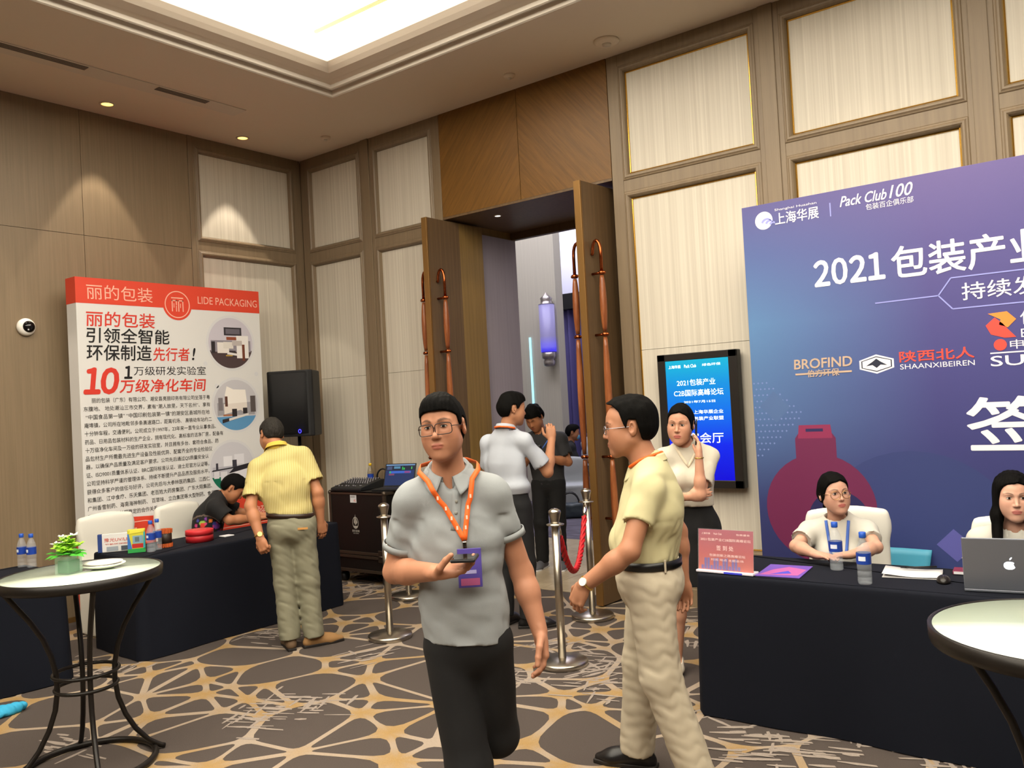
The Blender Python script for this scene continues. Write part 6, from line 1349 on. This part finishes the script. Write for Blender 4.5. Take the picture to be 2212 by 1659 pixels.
# ---- 7: seated woman with glasses ----------------------------------------------
t = person('seated woman in white T-shirt with round glasses and blue lanyard at the desk', (-1.515, 4.98), math.radians(14))
H = Head((-.01, -.06, 1.065), rotm(26, -4, -3), .226, .95)
P, C, N = (0, .03, .56), (0, .0, .74), (0, -.01, .905)
SL, SR = (.15, .0, .845), (-.155, .0, .845); EL, ER = (.195, -.17, .785), (-.22, -.18, .785); WL, WR = (.07, -.385, .78), (-.10, -.40, .78)
f = Field((-.36, -.6, .42), (.32, .16, 1.2), .008, fine=[((-.13, -.18, .93), (.12, .08, 1.19), .0034), ((-.16, -.56, .72), (.14, -.36, .8), .004)])
f.cone((0, .02, .6), C, .05, .06, .05); f.cone(C, N, .06, .05, .05); f.cone(SR, SL, .035, .035, .03); neck(f, N, H, .044); face(f, H, True, .95, .92, .9)
arm(f, SL, EL, WL, .04, .033, .023); arm(f, SR, ER, WR, .04, .033, .023); hand(f, WL, (-.75, -.55, .0), (.1, .0, -1), -1, curl=(.08, .12, .1), size=.88, thumb=.2); hand(f, WR, (.7, -.6, .0), (-.1, .0, -1), 1, curl=(.08, .12, .1), size=.88, thumb=.2)
obj('body', f.mesh('body', face_color(H, '#c49680', True)), M_SKIN, t); eyes(H, t, narrow=.9); hair(H, t, M_HAIR, 'bun', 9, top=.014, side=.007, front=.066, h=.0045)
spectacles(H, t, mat('gold_spectacle_frame', '#b08a5a', .25, .9), 'round', .0016, .027, .024, -.004)
f = Field((-.32, -.28, .44), (.32, .18, .98), .008); torso(f, P, C, N, SL, SR, .15, .142, .135, .70, .052); f.ell((-.06, -.075, .72), (.06, .045, .055), .04); f.ell((.06, -.075, .72), (.06, .045, .055), .04)
sleeve(f, SL, EL, .66, .058, .064); sleeve(f, SR, ER, .66, .058, .064); f.cone(np.array(N)-V(0, .0, .015), H.P(0, 0, -.06), .056, .062, .006, '-'); f.disp(folds(71, .006, 24)); f.clip((0, 0, .475), (0, 0, -1)); M_TEE = cloth('white_tee', '#c2bfb6'); me = f.mesh('t_shirt'); bv = bvh_of(me); obj('t_shirt', me, M_TEE, t)
for x0, s in ((-.06, -1), (.06, 1)): dp = drape(bv, [(x0*(1-.35*k/9), 0, .915-.19*k/9) for k in range(10)], .005); ribbon(dp, .016).build('lanyard_strap', mat('blue_ribbon', '#3f62b4', .6), t, solid=.0012)
M_TPR = mat('tee_print', '#3a3a3c', .7)
for x, z, w_, h_ in ((-.075, .655, .03, .012), (-.07, .63, .012, .05), (-.045, .62, .03, .010), (.055, .655, .05, .012), (.09, .635, .03, .010), (.04, .63, .012, .03), (-.02, .60, .05, .008)): ribbon(drape(bv, [(x, 0, z-h_/2), (x, 0, z), (x, 0, z+h_/2)], .003), w_).build('shirt_print', M_TPR, t)
f = Field((-.24, -.5, .0), (.24, .2, .62), .012)
for s in (-1, 1): f.cone((s*.09, .02, .545), (s*.10, -.40, .53), .08, .065, .03); f.cone((s*.10, -.40, .53), (s*.10, -.38, .05), .062, .04, .03); f.cone((s*.10, -.37, .04), (s*.10, -.47, .03), .035, .03, .02)
f.clip((0, 0, .004), (0, 0, -1)); obj('trousers', f.mesh('trousers'), cloth('blue_jeans', '#2b3650'), t)

# ---- 8: second seated woman ------------------------------------------------------
t = person('seated woman with long dark hair and white shirt behind the silver laptop', (-.615, 4.86), math.radians(6))
H = Head((.0, -.05, 1.085), rotm(8, 2, 0), .23, .95); P, C, N = (0, .03, .56), (0, .0, .74), (0, -.01, .92)
SL, SR = (.15, .0, .855), (-.155, .0, .855); EL, ER = (.215, -.02, .67), (-.215, -.02, .67); WL, WR = (.13, -.16, .665), (-.13, -.16, .665)
f = Field((-.32, -.5, .42), (.32, .16, 1.22), .008, fine=[((-.12, -.16, .95), (.12, .1, 1.21), .0034)])
f.cone((0, .02, .6), C, .05, .06, .05); f.cone(C, N, .06, .05, .05); f.cone(SR, SL, .035, .035, .03); neck(f, N, H, .044); face(f, H, True, .95, .9, .9)
arm(f, SL, EL, WL, .038, .03, .022); arm(f, SR, ER, WR, .038, .03, .022); hand(f, WL, (-.9, -.3, .0), (0, 0, -1), -1, curl=(.05, .1, .1), size=.88, thumb=.1); hand(f, WR, (.9, -.3, 0), (0, 0, -1), 1, curl=(.05, .1, .1), size=.88, thumb=.1)
obj('body', f.mesh('body', face_color(H, '#cfa08a', True)), M_SKIN, t); eyes(H, t); hair(H, t, M_HAIR, 'long', 11, top=.012, side=.008, front=.068, h=.005)
f = Field((-.3, -.2, .44), (.3, .18, .99), .009); torso(f, P, C, N, SL, SR, .15, .14, .132, .70, .052); f.ell((-.06, -.07, .72), (.06, .045, .055), .04); f.ell((.06, -.07, .72), (.06, .045, .055), .04); sleeve(f, SL, EL, .6, .058, .064); sleeve(f, SR, ER, .6, .058, .064); f.cone(np.array(N)-V(0, .01, .025), H.P(0, 0, -.06), .058, .064, .006, '-'); f.disp(folds(81, .006, 24)); f.clip((0, 0, .475), (0, 0, -1)); obj('shirt', f.mesh('shirt'), M_TEE, t)
f = Field((-.24, -.5, .0), (.24, .2, .62), .012)
for s in (-1, 1): f.cone((s*.09, .02, .545), (s*.10, -.40, .53), .08, .065, .03); f.cone((s*.10, -.40, .53), (s*.10, -.38, .05), .062, .04, .03); f.cone((s*.10, -.37, .04), (s*.10, -.47, .03), .035, .03, .02)
f.clip((0, 0, .004), (0, 0, -1)); obj('trousers', f.mesh('trousers'), M_BLKT, t)

# ---- 9: man in the black printed tee, bent over the exhibitor table --------------
t = person('man in black T-shirt with a colourful print bending over the navy table', (-6.76, 4.31), math.radians(140))
H = Head((-.02, -.22, 1.05), rotm(0, 42, 0), .232); P, C, N = (0, .04, .58), (0, -.01, .80), (-.01, -.11, .98)
SL, SR = (.15, -.08, .91), (-.16, -.08, .90); EL, ER = (.20, -.26, .80), (-.20, -.20, .79); WL, WR = (.10, -.46, .775), (-.08, -.42, .775)
f = Field((-.36, -.65, .42), (.34, .24, 1.2), .008); f.cone((0, .04, .6), C, .06, .07, .05); f.cone(C, N, .07, .06, .05); f.cone(SR, SL, .045, .045, .03); neck(f, N, H, .055); face(f, H)
arm(f, SL, EL, WL, .045, .04, .028); arm(f, SR, ER, WR, .045, .04, .028); hand(f, WL, (-.3, -.9, 0), (0, 0, -1), -1, curl=(.05, .1, .1), thumb=.1); hand(f, WR, (.3, -.9, 0), (0, 0, -1), 1, curl=(.05, .1, .1), thumb=.1)
obj('body', f.mesh('body', face_color(H, '#a9714f')), M_SKIN, t); hair(H, t, M_HAIR, 'short', 13, top=.018, side=.006, front=.066, h=.006)
f = Field((-.34, -.42, .44), (.34, .26, 1.04), .009); torso(f, P, C, N, SL, SR, .16, .16, .155, .72, .062); f.ell((0, .02, .74), (.16, .12, .17), .05); sleeve(f, SL, EL, .75, .07, .076); sleeve(f, SR, ER, .75, .07, .076); f.cone(np.array(N)-V(0, -.02, .02), H.P(0, .01, -.06), .058, .062, .006, '-'); f.disp(folds(91, .006, 22)); f.clip((0, 0, .475), (0, 0, -1))
def tee_col(co):
    g = np.random.default_rng(5); c = np.tile(V(*lin('#111012')), (len(co), 1)); x, y, z = co.T; ang = np.array([-.19, .0, .685]); u = np.array([0, 1., 0]); d = np.hypot(y-.02, (z-.68)*1.0)
    pal = [lin(h) for h in ('#c23a78', '#d8702a', '#3aa2b4', '#7a3a9a', '#c83a2a', '#8ab04a', '#e0c8b0', '#c23a78', '#3a3a8a')]
    for _ in range(46):
        a, r = g.uniform(0, 6.28), .145*math.sqrt(g.uniform(0, 1)); cy, cz = .02+r*math.cos(a), .68+r*math.sin(a); m_ = (x < -.05) & (np.hypot(y-cy, z-cz) < g.uniform(.010, .026)); c[m_] = pal[g.integers(len(pal))]
    m_ = (x < -.03) & (np.abs(d-.165) < .005); c[m_] = lin('#6a5a50'); return c
obj('t_shirt', f.mesh('t_shirt', tee_col), mat('printed_tee', '#111012', .85, attr=True), t)
f = Field((-.26, -.6, .0), (.26, .26, .66), .012)
for s in (-1, 1): f.cone((s*.09, .02, .555), (s*.12, -.40, .54), .085, .07, .03); f.cone((s*.12, -.40, .54), (s*.12, -.38, .05), .066, .05, .03); f.cone((s*.12, -.37, .04), (s*.12, -.46, .03), .04, .035, .02)
f.clip((0, 0, .004), (0, 0, -1)); obj('trousers', f.mesh('trousers'), M_BLKT, t)

# ---- 10, 11: people sitting in the ballroom --------------------------------------
def sitter(lb, loc, rz, shirtm, mask, hm, seed, sk='#a9714f'):
    t = person(lb, loc, rz); H = Head((0, -.05, 1.16), rotm(0, 6, 0), .235); P, C, N = (0, .03, .56), (0, .02, .78), (0, .0, 1.0)
    SL, SR = (.17, .0, .93), (-.17, .0, .93); EL, ER = (.24, -.08, .70), (-.24, -.08, .70); WL, WR = (-.02, -.24, .74), (.04, -.26, .70)
    f = Field((-.34, -.5, .0), (.34, .22, 1.32), .011); f.cone(np.array(P)+V(0, 0, .1), C, .06, .07, .05); f.cone(C, N, .07, .06, .05); f.cone(SR, SL, .045, .045, .03); neck(f, N, H, .055); face(f, H); arm(f, SL, EL, WL); arm(f, SR, ER, WR); hand(f, WL, (-1, 0, 0), (0, 1, 0), -1); hand(f, WR, (1, 0, 0), (0, 1, 0), 1)
    obj('body', f.mesh('body', face_color(H, sk)), M_SKIN, t); hair(H, t, M_HAIR, 'short', seed, top=.02, side=.008, h=.009)
    f = Field((-.32, -.2, .42), (.32, .24, 1.08), .012); torso(f, P, C, N, SL, SR, .17, .172, .165, .68, .066); sleeve(f, SL, EL, .7, .068, .074); sleeve(f, SR, ER, .7, .068, .074); f.cone(np.array(N), H.P(0, 0, -.06), .062, .066, .006, '-'); f.disp(folds(seed, .006, 24)); f.clip((0, 0, .475), (0, 0, -1)); obj('shirt', f.mesh('shirt'), shirtm, t)
    f = Field((-.26, -.62, .0), (.26, .24, .64), .013)
    for s in (-1, 1): f.cone((s*.09, .02, .56), (s*.11, -.41, .55), .085, .07, .03); f.cone((s*.11, -.41, .55), (s*.11, -.40, .05), .066, .046, .03); f.cone((s*.11, -.39, .04), (s*.11, -.5, .03), .04, .035, .02)
    f.clip((0, 0, .006), (0, 0, -1)); obj('trousers', f.mesh('trousers'), cloth('dark_jeans', '#1f2630'), t)
    if mask: f = Field(H.c-.15, H.c+.15, .006); f.ell(H.P(0, -.055, -.058), (.062, .058, .05), .02, '+', H.M); f.clip(H.P(0, -.045, 0), H.M[:, 1]); obj('face_mask', f.mesh('face_mask'), mat('blue_mask', '#6cb4d8', .8), t, label='pale blue face mask')
    return t
sitter('seated man in black shirt with a blue face mask beyond the doorway', (-7.33, 10.98), math.radians(125), cloth('black_shirt', '#131315'), True, M_HAIR, 15)
sitter('seated person in white shirt beyond the masked man in the ballroom', (-7.45, 11.75), math.radians(150), cloth('white_shirt'), False, M_HAIR, 17)
